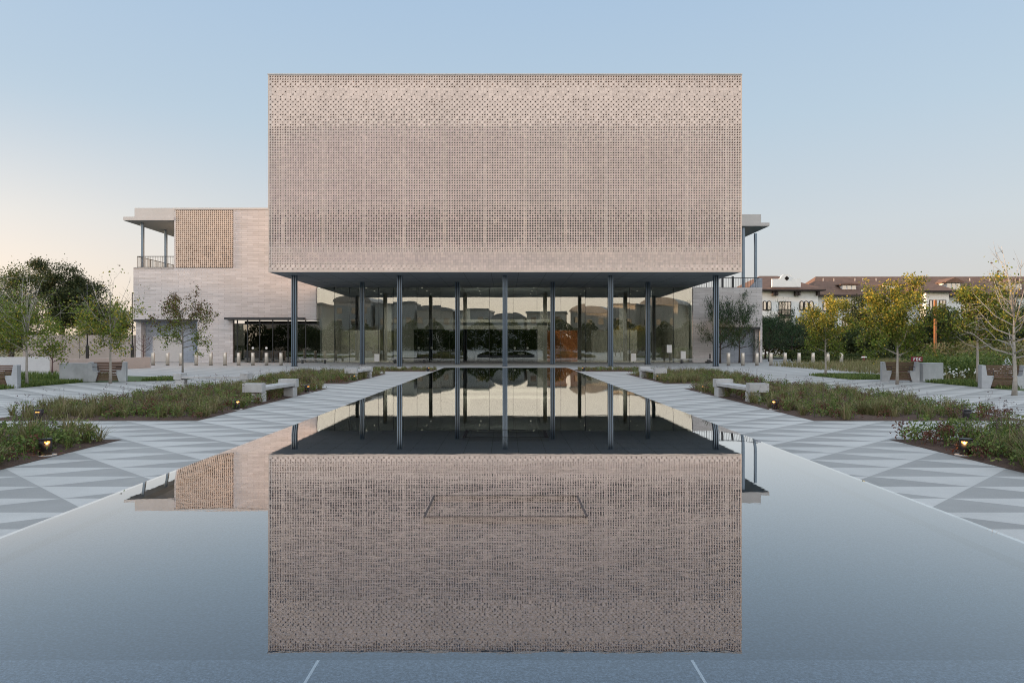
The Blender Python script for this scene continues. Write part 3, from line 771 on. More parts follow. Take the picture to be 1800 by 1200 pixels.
# ------------------------------------------------------------------ low path lights
def path_light(x, y, rz, label, power):
    t = thing('path_light', (x, y, ZG), label, 'path light', 'black path lights along the beds')
    b = MB(); b.lathe(x, y, [(.092, ZG + .02), (.092, ZG + .185), (.092, ZG + .255)], 28); b.build('body', MT['black'], t, smooth=True)
    b = MB(); b.lathe(x, y, [(.097, ZG + .255), (.097, ZG + .272), (.08, ZG + .278)], 28); b.build('cap', MT['black'], t, smooth=True)
    b = MB(); n = 8
    for i in range(n):
        a0, a1 = R(-26 + 52 * i / n), R(-26 + 52 * (i + 1) / n); rr = .0945
        b.face([(x + rr * math.cos(a0), y + rr * math.sin(a0), ZG + .212), (x + rr * math.cos(a1), y + rr * math.sin(a1), ZG + .212),
                (x + rr * math.cos(a1), y + rr * math.sin(a1), ZG + .238), (x + rr * math.cos(a0), y + rr * math.sin(a0), ZG + .238)])
    b.build('lamp_slot', MT['slot'], t)
    b = MB(); b.lathe(x, y, [(.16, ZG), (.16, ZG + .022)], 24); b.build('base', MT['bench'], t)
    t.rotation_euler.z = rz
    if power:
        li = bpy.data.lights.new('path_lamp', 'SPOT'); li.energy = power * .5; li.color = (1, .55, .2); li.shadow_soft_size = .02; li.spot_size = R(120); li.spot_blend = .6
        lo = bpy.data.objects.new('path_lamp', li); COL.objects.link(lo); lo.parent = t
        lo.location = (.115, 0, .215); lo.rotation_euler = (0, R(55), 0)
    return t
for sgn, side in ((1, 'right'), (-1, 'left')):
    spots = [(7.22, 11.6, 'nearest, standing in the first bed'), (10.43, 16.72, 'outer one at the large bed front edge'), (7.18, 19.7, 'pool side of the large bed, by the bench'),
             (7.2, 26.8, 'just beyond the nearer bench'), (10.6, 29.5, 'at the back edge of the large bed'), (7.3, 35.4, 'below the farther bench'), (5.0, 47.5, 'at the narrow bed by the pool end')]
    for i, (x, y, w) in enumerate(spots):
        if sgn < 0 and i == 1: x = 10.55
        rz = (PI + .75 if sgn > 0 else -.75)
        if i in (1, 4): rz = -1.4 if sgn < 0 else PI / 2
        path_light(sgn * x, y, rz, 'black cylinder path light ' + side + ' of pool, ' + w, 2.4 if i == 0 else (.8 if i == 2 else 0))

# ------------------------------------------------------------------ timber seats with concrete ends beyond the beds
def timber_seat(x0, x1, y, label):
    """faces the camera: two L-shaped concrete ends, slatted back and front between them"""
    t = thing('timber_seat', ((x0 + x1) / 2, y, ZG), label, 'bench', 'timber seats with concrete ends')
    H = .92
    for s, xa in ((1, x0), (-1, x1)):
        poly = [(xa, ZG), (xa + s * .30, ZG), (xa + s * .42, ZG + .44), (xa + s * .42, ZG + .50), (xa + s * .20, ZG + .50), (xa + s * .14, ZG + H), (xa, ZG + H)]
        if s < 0: poly = poly[::-1]
        b = MB(); b.prism(poly, 'y', y - .30, y + .30); b.build('end_block', MT['bench2'], t, bevel=.012)
        b = MB(); xs_ = xa + s * .18
        b.tube([(xs_, y - .25, ZG + .70), (xa + s * .42, y - .25, ZG + .70), (xa + s * .42, y - .25, ZG + .50)], .012, 6); b.build('armrest', MT['darksteel'], t)
    for k in range(6):
        b = MB(); z = ZG + .46 + k * .078; b.box(x0 + .15, x1 - .15, y + .20 + k * .012, y + .24 + k * .012, z, z + .062); b.build('back_slat', MT['timber'], t)
    for k in range(5):
        b = MB(); yy = y - .30 + k * .10; b.box(x0 + .36, x1 - .36, yy, yy + .085, ZG + .42, ZG + .455); b.build('seat_slat', MT['timber'], t)
    for k in range(4):
        b = MB(); z = ZG + .07 + k * .085; b.box(x0 + .30, x1 - .30, y - .22 + .01 * (3 - k), y - .18 + .01 * (3 - k), z, z + .07); b.build('front_slat', MT['timber'], t)
    return t
ts = timber_seat(17.75, 19.32, 34.8, 'timber slat seat between concrete ends, behind the taller yellow tree'); ts.rotation_euler.z = R(-20)
def block(x, y, L, rz, label):
    """rz turns it about its end at x, y"""
    b = MB(); b.box(0, L, -.18, .18, 0, .87); o = b.build('concrete_block', MT['bench2'], None, bevel=.012)
    o.location = (x, y, ZG); o.rotation_euler.z = rz
    return tag(o, label, 'wall block', 'concrete blocks beside the timber seats')
block(19.33, 34.55, 1.75, R(32), 'smooth grey concrete block beside the seat, before the white flowers')
dup(ts, (19.75, 29.4, ZG), 'timber slat seat with concrete ends at the right edge, behind the bare pale tree', R(-20))
dup(ts, (px(190, 34.7), 34.7, ZG), 'timber slat seat with concrete ends beside a block, left lawn', R(20))
block(px(166, 34.4), 34.4, 1.75, R(180 - 12), 'pale grey concrete block joined to the left timber seat')
dup(ts, (px(11, 30), 29.4, ZG), 'timber slat seat with concrete ends at the left edge of the plaza', R(20))

# lawns and strips of low green around the seats
def sheet(name, poly, matl, dz):
    b = MB(); b.face([(x, y, ZG + dz) for x, y in poly]); return structure(b.build(name, matl))
sheet('lawn', [(19.3, 28.6), (19.3, 33.5), (20.2, 42.5), (22, 43), (27, 53), (29.5, 63), (30.5, 70.5), (120, 70.5), (120, 12), (21, 12)], MT['lawn'], .006)
sheet('lawn', [(-19.6, 27), (-19.4, 33.5), (-16.2, 35.5), (-15.8, 38), (-21, 41), (-60, 41), (-60, 27)], MT['lawn'], .006)
def ground_cover(name, poly_boxes, label, seed, h=(.05, .14), n=2600, mats=None, size=.07):
    rng = np.random.default_rng(seed); V = []
    area = [(b[1] - b[0]) * (b[3] - b[2]) for b in poly_boxes]; T = sum(area)
    for b, a in zip(poly_boxes, area):
        k = int(n * a / T); az = rng.uniform(0, 2 * PI, k)
        base = np.stack([rng.uniform(b[0], b[1], k), rng.uniform(b[2], b[3], k), np.full(k, ZG + .005)], 1)
        V.append(blade_quads(base, rng.uniform(h[0], h[1], k), rng.uniform(.02, h[1] * .6, k), np.full(k, size * .5), az))
    o = quads(name, np.concatenate(V), mats or MT['forb']); tag(o, label, 'ground cover', None, 'stuff'); return o
ground_cover('ground_cover', [(19.35, 21.5, 28.9, 34.2), (17.0, 20.0, 36.5, 41.5)], 'clipped green ground cover strip around the right timber seats', 61, n=9000, h=(.06, .2))
ground_cover('ground_cover', [(-21.4, -19.5, 28.5, 34.2), (-17.4, -15.9, 35.2, 37.5)], 'clipped green ground cover strip around the left timber seats', 62, n=8000, h=(.06, .2))
ground_cover('meadow_grass', [(21.5, 30, 36, 60), (30, 60, 40, 70)], 'long green meadow grass on the right lawn behind the seats', 63, n=42000, h=(.18, .6), mats=MT['blade'], size=.06)
ground_cover('meadow_grass', [(-34, -21, 36, 40)], 'long green grass behind the left timber seats', 64, n=5000, h=(.15, .4), mats=MT['forb'], size=.06)

# ------------------------------------------------------------------ trees
def tree_skeleton(rng, x, y, H, z_fork, cr, tr, n_limb, n_sub, lean=0.0, up=.75, bare=0, hollow=.25, bmb=None):
    """trunk, limbs and twigs as tubes; returns twig points that can carry leaves"""
    b = MB(); pts = []
    top = Vector((x + lean, y, ZG + H * .86)); k = 6; trunk = []
    for i in range(k + 1):
        t = i / k; trunk.append(Vector((x + lean * t + rng.normal(0, .02) * H * .12 * (0 < i), y + rng.normal(0, .02) * H * .12 * (0 < i), ZG + (H * .86) * t)))
    b.tube(trunk, [max(.006, tr * (1 - .85 * (i / k)) * (1.25 if i == 0 else 1)) for i in range(k + 1)], 9)
    def on_trunk(z):
        f = min(.999, max(0, (z - ZG) / (H * .86))) * k; i = int(f); return trunk[i].lerp(trunk[min(k, i + 1)], f - i)
    zc = (z_fork + H) / 2
    for i in range(n_limb):
        f = (i + rng.random()) / n_limb; z0 = ZG + z_fork * .85 + f * (H * .80 - z_fork * .85); p0 = on_trunk(z0)
        az = i * 2.4 + rng.normal(0, .35)
        prof = math.sin(PI * min(1, .22 + f * .78)) ** .6
        Ln = cr * prof * rng.uniform(.75, 1.12)
        d = Vector((math.cos(az), math.sin(az), up * rng.uniform(.6, 1.4) * (.6 + f)))
        p1 = p0 + Vector((d.x, d.y, d.z * .75)) * Ln * .5 + Vector(rng.normal(0, .04, 3)) * cr; p2 = p0 + d * Ln + Vector((0, 0, .12 * Ln))
        r0 = tr * .5 * (1 - .6 * f)
        b.tube([p0, p1, p2], [r0, r0 * .6, r0 * .18], 6)
        for s in range(n_sub):
            t = rng.uniform(.25, 1); q0 = p0.lerp(p1, t * 2) if t < .5 else p1.lerp(p2, t * 2 - 1)
            dd = (d + Vector(rng.normal(0, .75, 3))).normalized(); q1 = q0 + dd * cr * rng.uniform(.22, .5)
            b.tube([q0, q0.lerp(q1, .5) + Vector(rng.normal(0, .02, 3)) * cr, q1], [r0 * .32, r0 * .2, r0 * .08], 4)
            for w in (.2, .45, .7, .9, 1.0): pts.append(q0.lerp(q1, w))
            for ss in range(2):
                q2 = q0.lerp(q1, rng.uniform(.4, .95)); q3 = q2 + (dd + Vector(rng.normal(0, .8, 3))).normalized() * cr * rng.uniform(.1, .28)
                b.tube([q2, q3], [r0 * .14, r0 * .05], 3)
                for w in (.4, .8, 1.0): pts.append(q2.lerp(q3, w))
        for w in (.5, .9): pts.append(p0.lerp(p1, w))
        for w in (.3, .6, .8, 1): pts.append(p1.lerp(p2, w))
    return b, np.array([tuple(p) for p in pts])

def small_tree(name, x, y, H, zf, cr, tr, label, group, seed, leaves, size, leafmats, weights, bark='bark', n_limb=16, n_sub=5, up=.75, spread=.12, zcut=None, lean=0, bare_top=None, cat='tree'):
    """weights(t) -> probability of each leaf material at height fraction t; zcut drops leaves above that fraction of height"""
    rng = np.random.default_rng(seed)
    t = thing(name, (x, y, ZG), label, cat, group)
    b, P_ = tree_skeleton(rng, x, y, H, zf, cr, tr, n_limb, n_sub, lean, up)
    if bare_top:
        for i in range(bare_top):
            az = rng.uniform(0, 2 * PI); p0 = Vector((x + lean * .6, y, ZG + H * rng.uniform(.45, .7))); L = H * rng.uniform(.38, .62)
            d = Vector((math.cos(az) * .38, math.sin(az) * .38, 1)).normalized(); p1 = p0 + d * L * .5 + Vector(rng.normal(0, .06, 3)); p2 = p0 + d * L
            b.tube([p0, p1, p2], [tr * .3, tr * .18, tr * .05], 5)
            for s in range(6):
                q0 = p0.lerp(p2, rng.uniform(.3, .95)); q1 = q0 + (d + Vector(rng.normal(0, .5, 3))).normalized() * H * rng.uniform(.06, .16)
                b.tube([q0, q1], [tr * .09, tr * .03], 3)
    b.build('trunk', MT[bark], t, smooth=True)
    if leaves:
        idx = rng.integers(0, len(P_), leaves); c = P_[idx] + rng.normal(0, spread, (leaves, 3))
        f = (c[:, 2] - ZG) / H
        keep = (rng.random(leaves) < 1.0) if zcut is None else (rng.random(leaves) < np.clip((zcut + .10 + .06 * np.sin(c[:, 0] * 5 + c[:, 1] * 4) - f) / .30, .05, 1))
        c = c[keep]; f = f[keep]
        mi = np.zeros(len(c), dtype=int)
        for j in range(len(c)):
            w = weights(f[j]); mi[j] = rng.choice(len(w), p=np.array(w) / sum(w))
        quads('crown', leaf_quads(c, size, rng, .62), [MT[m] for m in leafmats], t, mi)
    return t

gl = 'young street trees around the plaza'
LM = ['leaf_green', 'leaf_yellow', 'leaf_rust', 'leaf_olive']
small_tree('young_tree', px(194, 33.3), 33.3, 4.25, 1.7, 1.55, .062, 'young green tree with bare upper twigs before the low seat, left plaza', gl, 101, 8500, .10, LM, lambda t: (.6, .26, .02, .15), zcut=.80, bare_top=7)
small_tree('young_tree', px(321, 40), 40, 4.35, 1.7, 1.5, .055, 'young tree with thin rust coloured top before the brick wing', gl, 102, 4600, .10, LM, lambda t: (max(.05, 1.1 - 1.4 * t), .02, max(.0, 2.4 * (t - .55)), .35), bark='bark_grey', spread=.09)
small_tree('young_tree', px(47, 30.5), 30.5, 4.0, 1.5, 1.85, .06, 'dense green young tree at the left edge with a bare leader', gl, 103, 14000, .09, LM, lambda t: (.7, .12, .0, .3), zcut=.80, bare_top=6)
small_tree('young_tree', px(-18, 33), 33, 4.6, 1.5, 1.5, .06, 'green young tree cut by the left edge of the view', gl, 104, 8000, .095, LM, lambda t: (.7, .1, .0, .25), zcut=.75, bare_top=5)
small_tree('young_tree', px(1451, 40.5), 40.5, 4.1, 1.45, 1.3, .058, 'smaller yellow topped tree behind the right row of bollards', gl, 105, 11000, .10, LM, lambda t: (max(.1, 1.2 - 1.1 * t), max(.05, 1.5 * t - .66), .01, .4), bark='bark')  # yellower toward the top: autumn colour plus sunlit crown put into the leaves
small_tree('young_tree', px(1577, 32.4), 32.4, 4.35, 1.35, 1.5, .06, 'taller golden topped tree in front of the timber seat', gl, 106, 16500, .098, LM, lambda t: (max(.1, 1.2 - 1.1 * t), max(.05, 1.7 * t - .78), .01, .35), bark='bark')  # golden top is part autumn leaf, part low sun put into the leaf colour
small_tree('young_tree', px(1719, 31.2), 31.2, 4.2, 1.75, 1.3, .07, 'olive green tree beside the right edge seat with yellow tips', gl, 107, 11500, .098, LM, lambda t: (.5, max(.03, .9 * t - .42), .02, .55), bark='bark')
small_tree('young_tree', px(1783, 25.3), 25.3, 4.35, 1.35, 1.35, .075, 'nearly bare pale tree with white branches at the right edge', gl, 108, 950, .08, LM, lambda t: (.2, .5, .25, .3), bark='bark', n_limb=18, n_sub=6, bare_top=5)
# small bare shrubs by the wall
small_tree('bare_sapling', px(92, 45), 45, 2.0, .75, .95, .05, 'small leafless reddish tree before the corner of the low wall', 'small bare trees by the low wall', 111, 160, .07, ['leaf_rust', 'leaf_olive'], lambda t: (.6, .4), bark='bark_red', n_limb=12, n_sub=5)
small_tree('bare_sapling', px(252, 67), 67, 3.0, 1.0, 1.1, .06, 'small leafless dark tree before the shaded recess in the left wing', 'small bare trees by the low wall', 112, 120, .09, ['leaf_rust', 'leaf_olive'], lambda t: (.6, .4), bark='bark_red', n_limb=12, n_sub=5)
small_tree('bare_sapling', px(8, 47), 47, 2.0, .7, 1.2, .05, 'small twiggy tree before the grey stretch of low wall', 'small bare trees by the low wall', 113, 300, .08, ['leaf_olive', 'leaf_rust'], lambda t: (.7, .3), bark='bark_grey', n_limb=12, n_sub=5)
small_tree('bare_sapling', px(140, 62), 62, 3.6, .9, 1.4, .05, 'small yellowing tree behind the pink stretch of low wall', 'small bare trees by the low wall', 114, 900, .10, ['leaf_yellow', 'leaf_green'], lambda t: (.4, .6), bark='bark_grey', n_limb=12, n_sub=4)
# feathery dark trees by the right wing
gw = 'feathery dark trees beside the right wing'
def wispy(v, d, H, cr, label, seed, lean=0.0):
    rng = np.random.default_rng(seed); x = px(v, d)
    t = thing('feathery_tree', (x, d, ZG), label, 'tree', gw)
    b, P_ = tree_skeleton(rng, x, d, H, H * .3, cr, .09, 16, 6, lean, 1.0); b.build('trunk', MT['bark_dark'], t, smooth=True)
    n = 4200; c = P_[rng.integers(0, len(P_), n)] + rng.normal(0, .16, (n, 3))
    az = np.arctan2(c[:, 1] - d, c[:, 0] - x) + rng.normal(0, .6, n)
    V = blade_quads(c, rng.uniform(-.12, .30, n), rng.uniform(.05, .30, n), np.full(n, .045), az)
    quads('crown', V, MT['leaf_wispy'], t)
    return t
wispy(1266, 68.5, 4.6, 1.9, 'feathery dark green tree nearest the rightmost blue column', 121)
wispy(1300, 69.2, 4.9, 2.0, 'feathery dark green tree before the recess of the right wing', 122)
wispy(1352, 76, 4.1, 2.1, 'feathery dark green tree at the outer corner of the right wing', 123)
wispy(1392, 78, 4.2, 2.2, 'feathery blue green tree before the white balcony building', 124)

def big_tree(name, x, y, H, rx, label, group, seed, leaves, size, leafmat, zbase=.22, rz=None, nclump=70, bark='bark_dark', ry=None):
    """a mature crown: clumps of leaves over an uneven dome with gaps, on a forked trunk"""
    rng = np.random.default_rng(seed)
    t = thing(name, (x, y, ZG), label, 'tree', group)
    b = MB(); b.tube([(x, y, ZG), (x + .05, y, ZG + H * .25), (x - .05, y, ZG + H * .5)], [H * .028, H * .022, H * .014], 9)
    zc = ZG + H * (zbase + 1) / 2; rzv = H * (1 - zbase) / 2; C = []
    lobes = [(rng.normal(0, .42), rng.normal(0, .42), rng.normal(.1, .4), rng.uniform(.45, .65)) for _ in range(7)]
    while len(C) < nclump:
        lx, ly, lz, lr = lobes[rng.integers(0, len(lobes))]
        v = rng.normal(size=3); v /= np.linalg.norm(v); u = np.array([lx, ly, lz]) + v * lr * rng.uniform(.55, 1.0)
        if np.linalg.norm(u) < 1.12: C.append((x + u[0] * rx, y + u[1] * (ry or rx), zc + u[2] * rzv))
    C = np.array(C)
    for i in range(0, nclump, 3):
        p = Vector(C[i]); q = Vector((x, y, ZG + H * rng.uniform(.25, .48)))
        b.tube([q, q.lerp(p, .5) + Vector((0, 0, -.05 * H)), p], [H * .010, H * .006, H * .002], 5)
    b.build('trunk', MT[bark], t, smooth=True)
    per = leaves // nclump
    cs = np.repeat(C, per, 0); sg = rng.uniform(.10, .20, nclump).repeat(per)[:, None] * rx
    d = rng.normal(size=(len(cs), 3)) * sg; d[:, 2] *= .62
    quads('crown', leaf_quads(cs + d, size, rng, .7), MT[leafmat], t)
    return t
gb = 'background trees beyond the plaza'
big_tree('broad_tree', px(108, 100), 100, 13.2, 4.6, 'tall dark domed tree rising behind the low pink wall', gb, 131, 38000, .22, 'leaf_dark', .12, nclump=95)
big_tree('broad_tree', px(20, 92), 92, 11.4, 4.6, 'broad green tree behind the left edge young trees', gb, 132, 26000, .22, 'leaf_mid', .10)
big_tree('broad_tree', px(165, 112), 112, 9.0, 4.0, 'lower dark tree to the right of the tall domed tree', gb, 133, 16000, .24, 'leaf_dark', .10)
big_tree('broad_tree', px(-60, 98), 98, 12.0, 5.0, 'broad green tree outside the left edge of view', gb, 134, 9000, .3, 'leaf_mid', .10)
rt = [(1345, 92, 4.6, 2.8, 'leaf_dark', 'dark low tree behind the corner of the right wing'), (1388, 96, 4.6, 3.0, 'leaf_dark', 'dark tree below the balcony of the white building'),
      (1430, 99, 4.6, 3.0, 'leaf_dark', 'dark tree behind the smaller yellow tree'), (1522, 100, 8.2, 2.4, 'leaf_dark', 'tall dark tree between the two yellow topped trees'),
      (1490, 94, 4.0, 2.4, 'leaf_mid', 'rounded green tree left of the tall dark one, before the white building'), (1560, 97, 5.4, 3.2, 'leaf_mid', 'green tree right behind the golden topped tree'),
      (1612, 102, 5.4, 3.2, 'leaf_dark', 'dark tree left of the rust brown pole'), (1668, 96, 6.8, 3.6, 'leaf_dark', 'large dark tree right of the rust brown pole'),
      (1716, 104, 7.0, 3.8, 'leaf_mid', 'tall green tree behind the olive green young tree'), (1765, 95, 7.2, 3.8, 'leaf_dark', 'tall dark tree behind the bare pale tree'),
      (1822, 100, 7.8, 4.2, 'leaf_mid', 'tall green tree cut by the right edge of the view')]
for i, (v, d, H, rx, lm, lab) in enumerate(rt):
    big_tree('broad_tree', px(v, d), d, H, rx, lab, gb, 140 + i, 13000, .22, lm, .04, nclump=80)
# dark clipped hedge below them
def hedge(name, x0, x1, y0, y1, h, label, seed, n, matl, size):
    rng = np.random.default_rng(seed)
    c = np.stack([rng.uniform(x0, x1, n), rng.uniform(y0, y1, n), ZG + h * rng.beta(1.6, 1.1, n)], 1)
    c[:, 2] *= 1; c[:, 2] += .22 * h * np.sin(c[:, 0] * .7 + 1.3 * np.sin(c[:, 0] * .31)) * (c[:, 2] - ZG) / h
    o = quads(name, leaf_quads(c, size, rng, .7), matl); o['kind'] = 'thing'
    return tag(o, label, 'hedge')
hedge('hedge', 34, 84, 88.5, 90.5, 3.1, 'long dark hedge under the trees before the white building', 171, 26000, MT['leaf_dark'], .34)
hedge('hedge', 29, 40, 76.0, 77.2, 1.0, 'low green hedge behind the right row of bollards', 172, 6000, MT['leaf_mid'], .16)
hedge('hedge', 26.5, 34, 66.5, 68.0, .55, 'knee high planting strip along the right bollards', 173, 5000, MT['leaf_mid'], .13)
hedge('shrub', 21.4, 25.5, 36.5, 40.5, 1.35, 'bushy green shrub with white blooms beside the concrete block', 174, 7000, MT['forb'], .11)
hedge('shrub', 25.5, 29.5, 40, 46, 1.6, 'taller loose green shrub behind the white flowers', 175, 6000, MT['blade'], .12)
rng = np.random.default_rng(9); nfl = 60
fl = [o for o in bpy.data.objects if o.name.startswith('shrub')][0]
c = np.stack([rng.uniform(21.5, 25, nfl), rng.uniform(36.2, 36.6, nfl), ZG + rng.uniform(.15, .65, nfl)], 1)
quads('blooms', leaf_quads(np.repeat(c, 4, 0) + rng.normal(0, .03, (nfl * 4, 3)), .10, rng, .8), MT['petals'], fl)

# ------------------------------------------------------------------ low walls, lamps and poles at the left
w = thing('low_wall', (-27.5, 51, ZG), 'low rendered wall turning a corner, lit pink stretch and shaded grey stretch, left of plaza', 'wall')
b = MB(); b.prism([(-26.5, 55.2), (-28.6, 46.4), (-29.0, 46.5), (-26.9, 55.4)], 'z', ZG, ZG + .80); b.build('lit_stretch', MT['wallpink'], w, bevel=.01)  # pink of the lit side is put into this stretch's colour
b = MB(); b.prism([(-28.6, 46.39), (-60, 47.4), (-60, 47.8), (-29.0, 46.79)], 'z', ZG, ZG + .95); b.build('shaded_stretch', MT['wallgrey'], w, bevel=.01)  # same wall turned from the light; the greyer tone is put into the colour
w = MB(); w.box(px(40, 82), px(236, 82), 82, 82.4, ZG, 2.45); w = w.build('boundary_wall', MT['wallpink']); tag(w, 'plain pinkish boundary wall behind the left young trees', 'wall')
w['kind'] = 'thing'
def lamp_post(v, d, ztop, label, group, head=True, r=.06):
    x = px(v, d); t = thing('lamp_post', (x, d, ZG), label, 'lamp post', group)
    b = MB(); b.lathe(x, d, [(.20, ZG), (.20, ZG + .15), (.12, ZG + .22), (.12, ZG + 1.6), (.08, ZG + 1.7)], 16); b.build('base', MT['black'], t)
    b = MB(); b.tube([(x, d, ZG + 1.6), (x, d, ztop)], [r, r * .75], 10); b.build('pole', MT['black'], t, smooth=True)
    if head:
        b = MB(); b.lathe(x, d, [(.05, ztop), (.11, ztop + .05), (.11, ztop + .20), (.03, ztop + .26)], 14); b.build('lamp_head', MT['sign_white'], t)
    return t
lamp_post(153.5, 57.5, pz(500, 57.5), 'black lamp post beside the young tree with bare upper twigs', 'black lamp posts at the left', head=False, r=.05)
lamp_post(232.5, 59, pz(514, 59), 'black lamp post at the corner of the brick wing', 'black lamp posts at the left', head=False, r=.05)
lamp_post(1515, 112, pz(512, 112), 'slender dark lamp post before the white building', 'lamp posts on the right street')
t = thing('steel_pole', (px(1644, 56), 56, ZG), 'tall square rust brown steel pole behind the concrete block', 'pole')
x = px(1644, 56); b = MB(); b.box(x - .085, x + .085, 55.91, 56.09, ZG + .02, pz(527, 56)); b.build('shaft', MT['rust'], t, bevel=.01)
b = MB(); b.box(x - .2, x + .2, 55.8, 56.2, ZG, ZG + .02); b.build('base_plate', MT['rust'], t)
# utility pole and wires
x = px(156, 108); t = thing('utility_pole', (x, 108, ZG), 'weathered wooden utility pole with wires before the tall domed tree', 'utility pole')
b = MB(); b.tube([(x, 108, ZG), (x, 108, 10.9)], [.16, .11], 8); b.build('pole', MT['timberpole'], t, smooth=True)
b = MB(); b.box(x - .9, x + .9, 107.8, 107.9, 10.3, 10.42); b.build('crossarm', MT['timberpole'], t)
for (z0, x1, y1, z1) in ((10.42, px(-60, 80), 80, pz(478, 80)), (10.5, px(60, 104), 104, pz(484, 104)), (4.6, px(60, 104), 104, pz(536, 104))):
    b = MB(); pts = []
    for i in range(13):
        f = i / 12; pts.append((x + (x1 - x) * f, 108 + (y1 - 108) * f, z0 + (z1 - z0) * f - 1.2 * f * (1 - f)))
    b.tube(pts, .028, 4); b.build('wire', MT['cable'], t)

# ------------------------------------------------------------------ sign, hydrant and standpipe at the right
d = 36.2; x = px(1611.5, d)
t = thing('fire_sign', (x, d, ZG), 'dark red sign reading FDC in white on a post behind the concrete block', 'sign')
zt, zb = pz(626.5, d), pz(635.5, d)
b = MB(); b.box(x - .28, x + .28, d - .02, d + .02, zb, zt); b.build('panel', MT['sign_red'], t, bevel=.01)
b = MB(); b.tube([(x, d + .06, ZG), (x, d + .06, zt + .02)], .03, 8); b.build('post', MT['darksteel'], t)
lt = MB(); hL = (zt - zb) * .62; z0 = (zt + zb) / 2 - hL / 2; wd = hL * .62; st = hL * .2; yy0, yy1 = d - .028, d - .0205
xL = x - 1.5 * wd - .03
lt.box(xL, xL + st, yy0, yy1, z0, z0 + hL); lt.box(xL + st, xL + wd, yy0, yy1, z0 + hL - st, z0 + hL); lt.box(xL + st, xL + wd * .8, yy0, yy1, z0 + hL * .42, z0 + hL * .42 + st)
xD = xL + wd + .04
lt.box(xD, xD + st, yy0, yy1, z0, z0 + hL); lt.box(xD + st, xD + wd * .75, yy0, yy1, z0 + hL - st, z0 + hL); lt.box(xD + st, xD + wd * .75, yy0, yy1, z0, z0 + st); lt.box(xD + wd * .75, xD + wd, yy0, yy1, z0 + st * .45, z0 + hL - st * .45)
xC = xD + wd + .05
lt.box(xC, xC + st, yy0, yy1, z0 + st * .5, z0 + hL - st * .5); lt.box(xC + st, xC + wd, yy0, yy1, z0 + hL - st, z0 + hL); lt.box(xC + st, xC + wd, yy0, yy1, z0, z0 + st)
lt.build('lettering', MT['sign_white'], t)
d = 38.0; x = px(1770, d); zt = pz(626.5, d)
t = thing('fire_hydrant', (x, d, ZG), 'silver fire hydrant with a pointed bonnet behind the right edge seat', 'hydrant')
b = MB(); b.lathe(x, d, [(.17, ZG), (.17, ZG + .05), (.125, ZG + .06), (.125, zt - .42)], 18); b.build('barrel', MT['hydrant_blue'], t, smooth=True)
b = MB(); b.lathe(x, d, [(.16, zt - .42), (.17, zt - .36), (.15, zt - .28), (.09, zt - .14), (.035, zt - .06), (.035, zt)], 18); b.build('bonnet', MT['hydrant'], t, smooth=True)
for s in (-1, 1):
    b = MB(); b.tube([(x + s * .10, d, zt - .44), (x + s * .21, d, zt - .44)], .065, 12); b.build('nozzle', MT['hydrant'], t)
b = MB(); b.tube([(x, d - .10, zt - .5), (x, d - .2, zt - .5)], .09, 12); b.build('nozzle', MT['hydrant'], t)
d = 66.0; x = px(1518, d)
t = thing('standpipe', (x, d, ZG), 'small dark red standpipe on the right lawn near the road', 'standpipe')
b = MB(); b.tube([(x, d, ZG), (x, d, ZG + .75)], .1, 12); b.build('pipe', MT['sign_red'], t)
b = MB(); b.tube([(x - .22, d - .05, ZG + .6), (x + .22, d - .05, ZG + .6)], .07, 10); b.build('outlet', MT['sign_white'], t)

# ------------------------------------------------------------------ white apartment building behind the right trees
YA = 128.0
def ax(v, d=YA): return (v - 889) * d / F
def az_(y, d=YA): return HC - (y - 605) * d / F
ap = thing('apartment_building', (70, 134, ZG), 'long white stucco apartment building with brown tiled roofs and dormers', 'building')
EW = az_(512)
b = MB(); b.box(ax(1318), ax(1438), YA, YA + 16, ZG, EW); b.build('wall', MT['stucco'], ap)
YM = 132.0; EM = az_(521.5, YM)
b = MB(); b.box(ax(1438) + .01, 135, YM, YM + 14, ZG, EM); b.build('wall', MT['stucco'], ap)
YP = 127.0; pX0, pX1 = ax(1628, YP), ax(1668, YP); EP = az_(514, YP)
b = MB(); b.box(pX0, pX1, YP, YM + 4, ZG, EP); b.build('wall', MT['stucco'], ap)
def hip(x0, x1, y0, y1, ze, zr, inset, name='roof', lip=.28, flat_right=False):
    b = MB(); ym = (y0 + y1) / 2
    A = [(x0, y0, ze), (x1, y0, ze), (x1, y1, ze), (x0, y1, ze)]; r0 = (x0 + inset, ym, zr); r1 = (x1 - (0 if flat_right else inset), ym, zr)
    b.face([A[0], A[1], r1, r0]); b.face([A[1], A[2], r1]); b.face([A[2], A[3], r0, r1]); b.face([A[3], A[0], r0])
    b.face([A[3], A[2], A[1], A[0]])
    o = b.build(name, MT['roof'], ap)
    e = MB(); e.box(x0 + .02, x1 - .02, y0 + .02, y1 - .02, ze - lip, ze - .004); e.build('eave', MT['eave'], o)
    return o
RZ = az_(487, 139.5)
r1 = hip(ax(1312), ax(1447), YA - 1.2, YA + 17.2, EW + .30, az_(485, YA + 8), 5.0)
r2 = hip(ax(1440), 140, YM - 1.0, YM + 15.0, EM + .28, RZ + .05, 4.0)
r3 = hip(pX0 - 1, pX1 + 1, YP - 1, YM + 8, EP + .28, az_(490, YP + 4), 2.2)
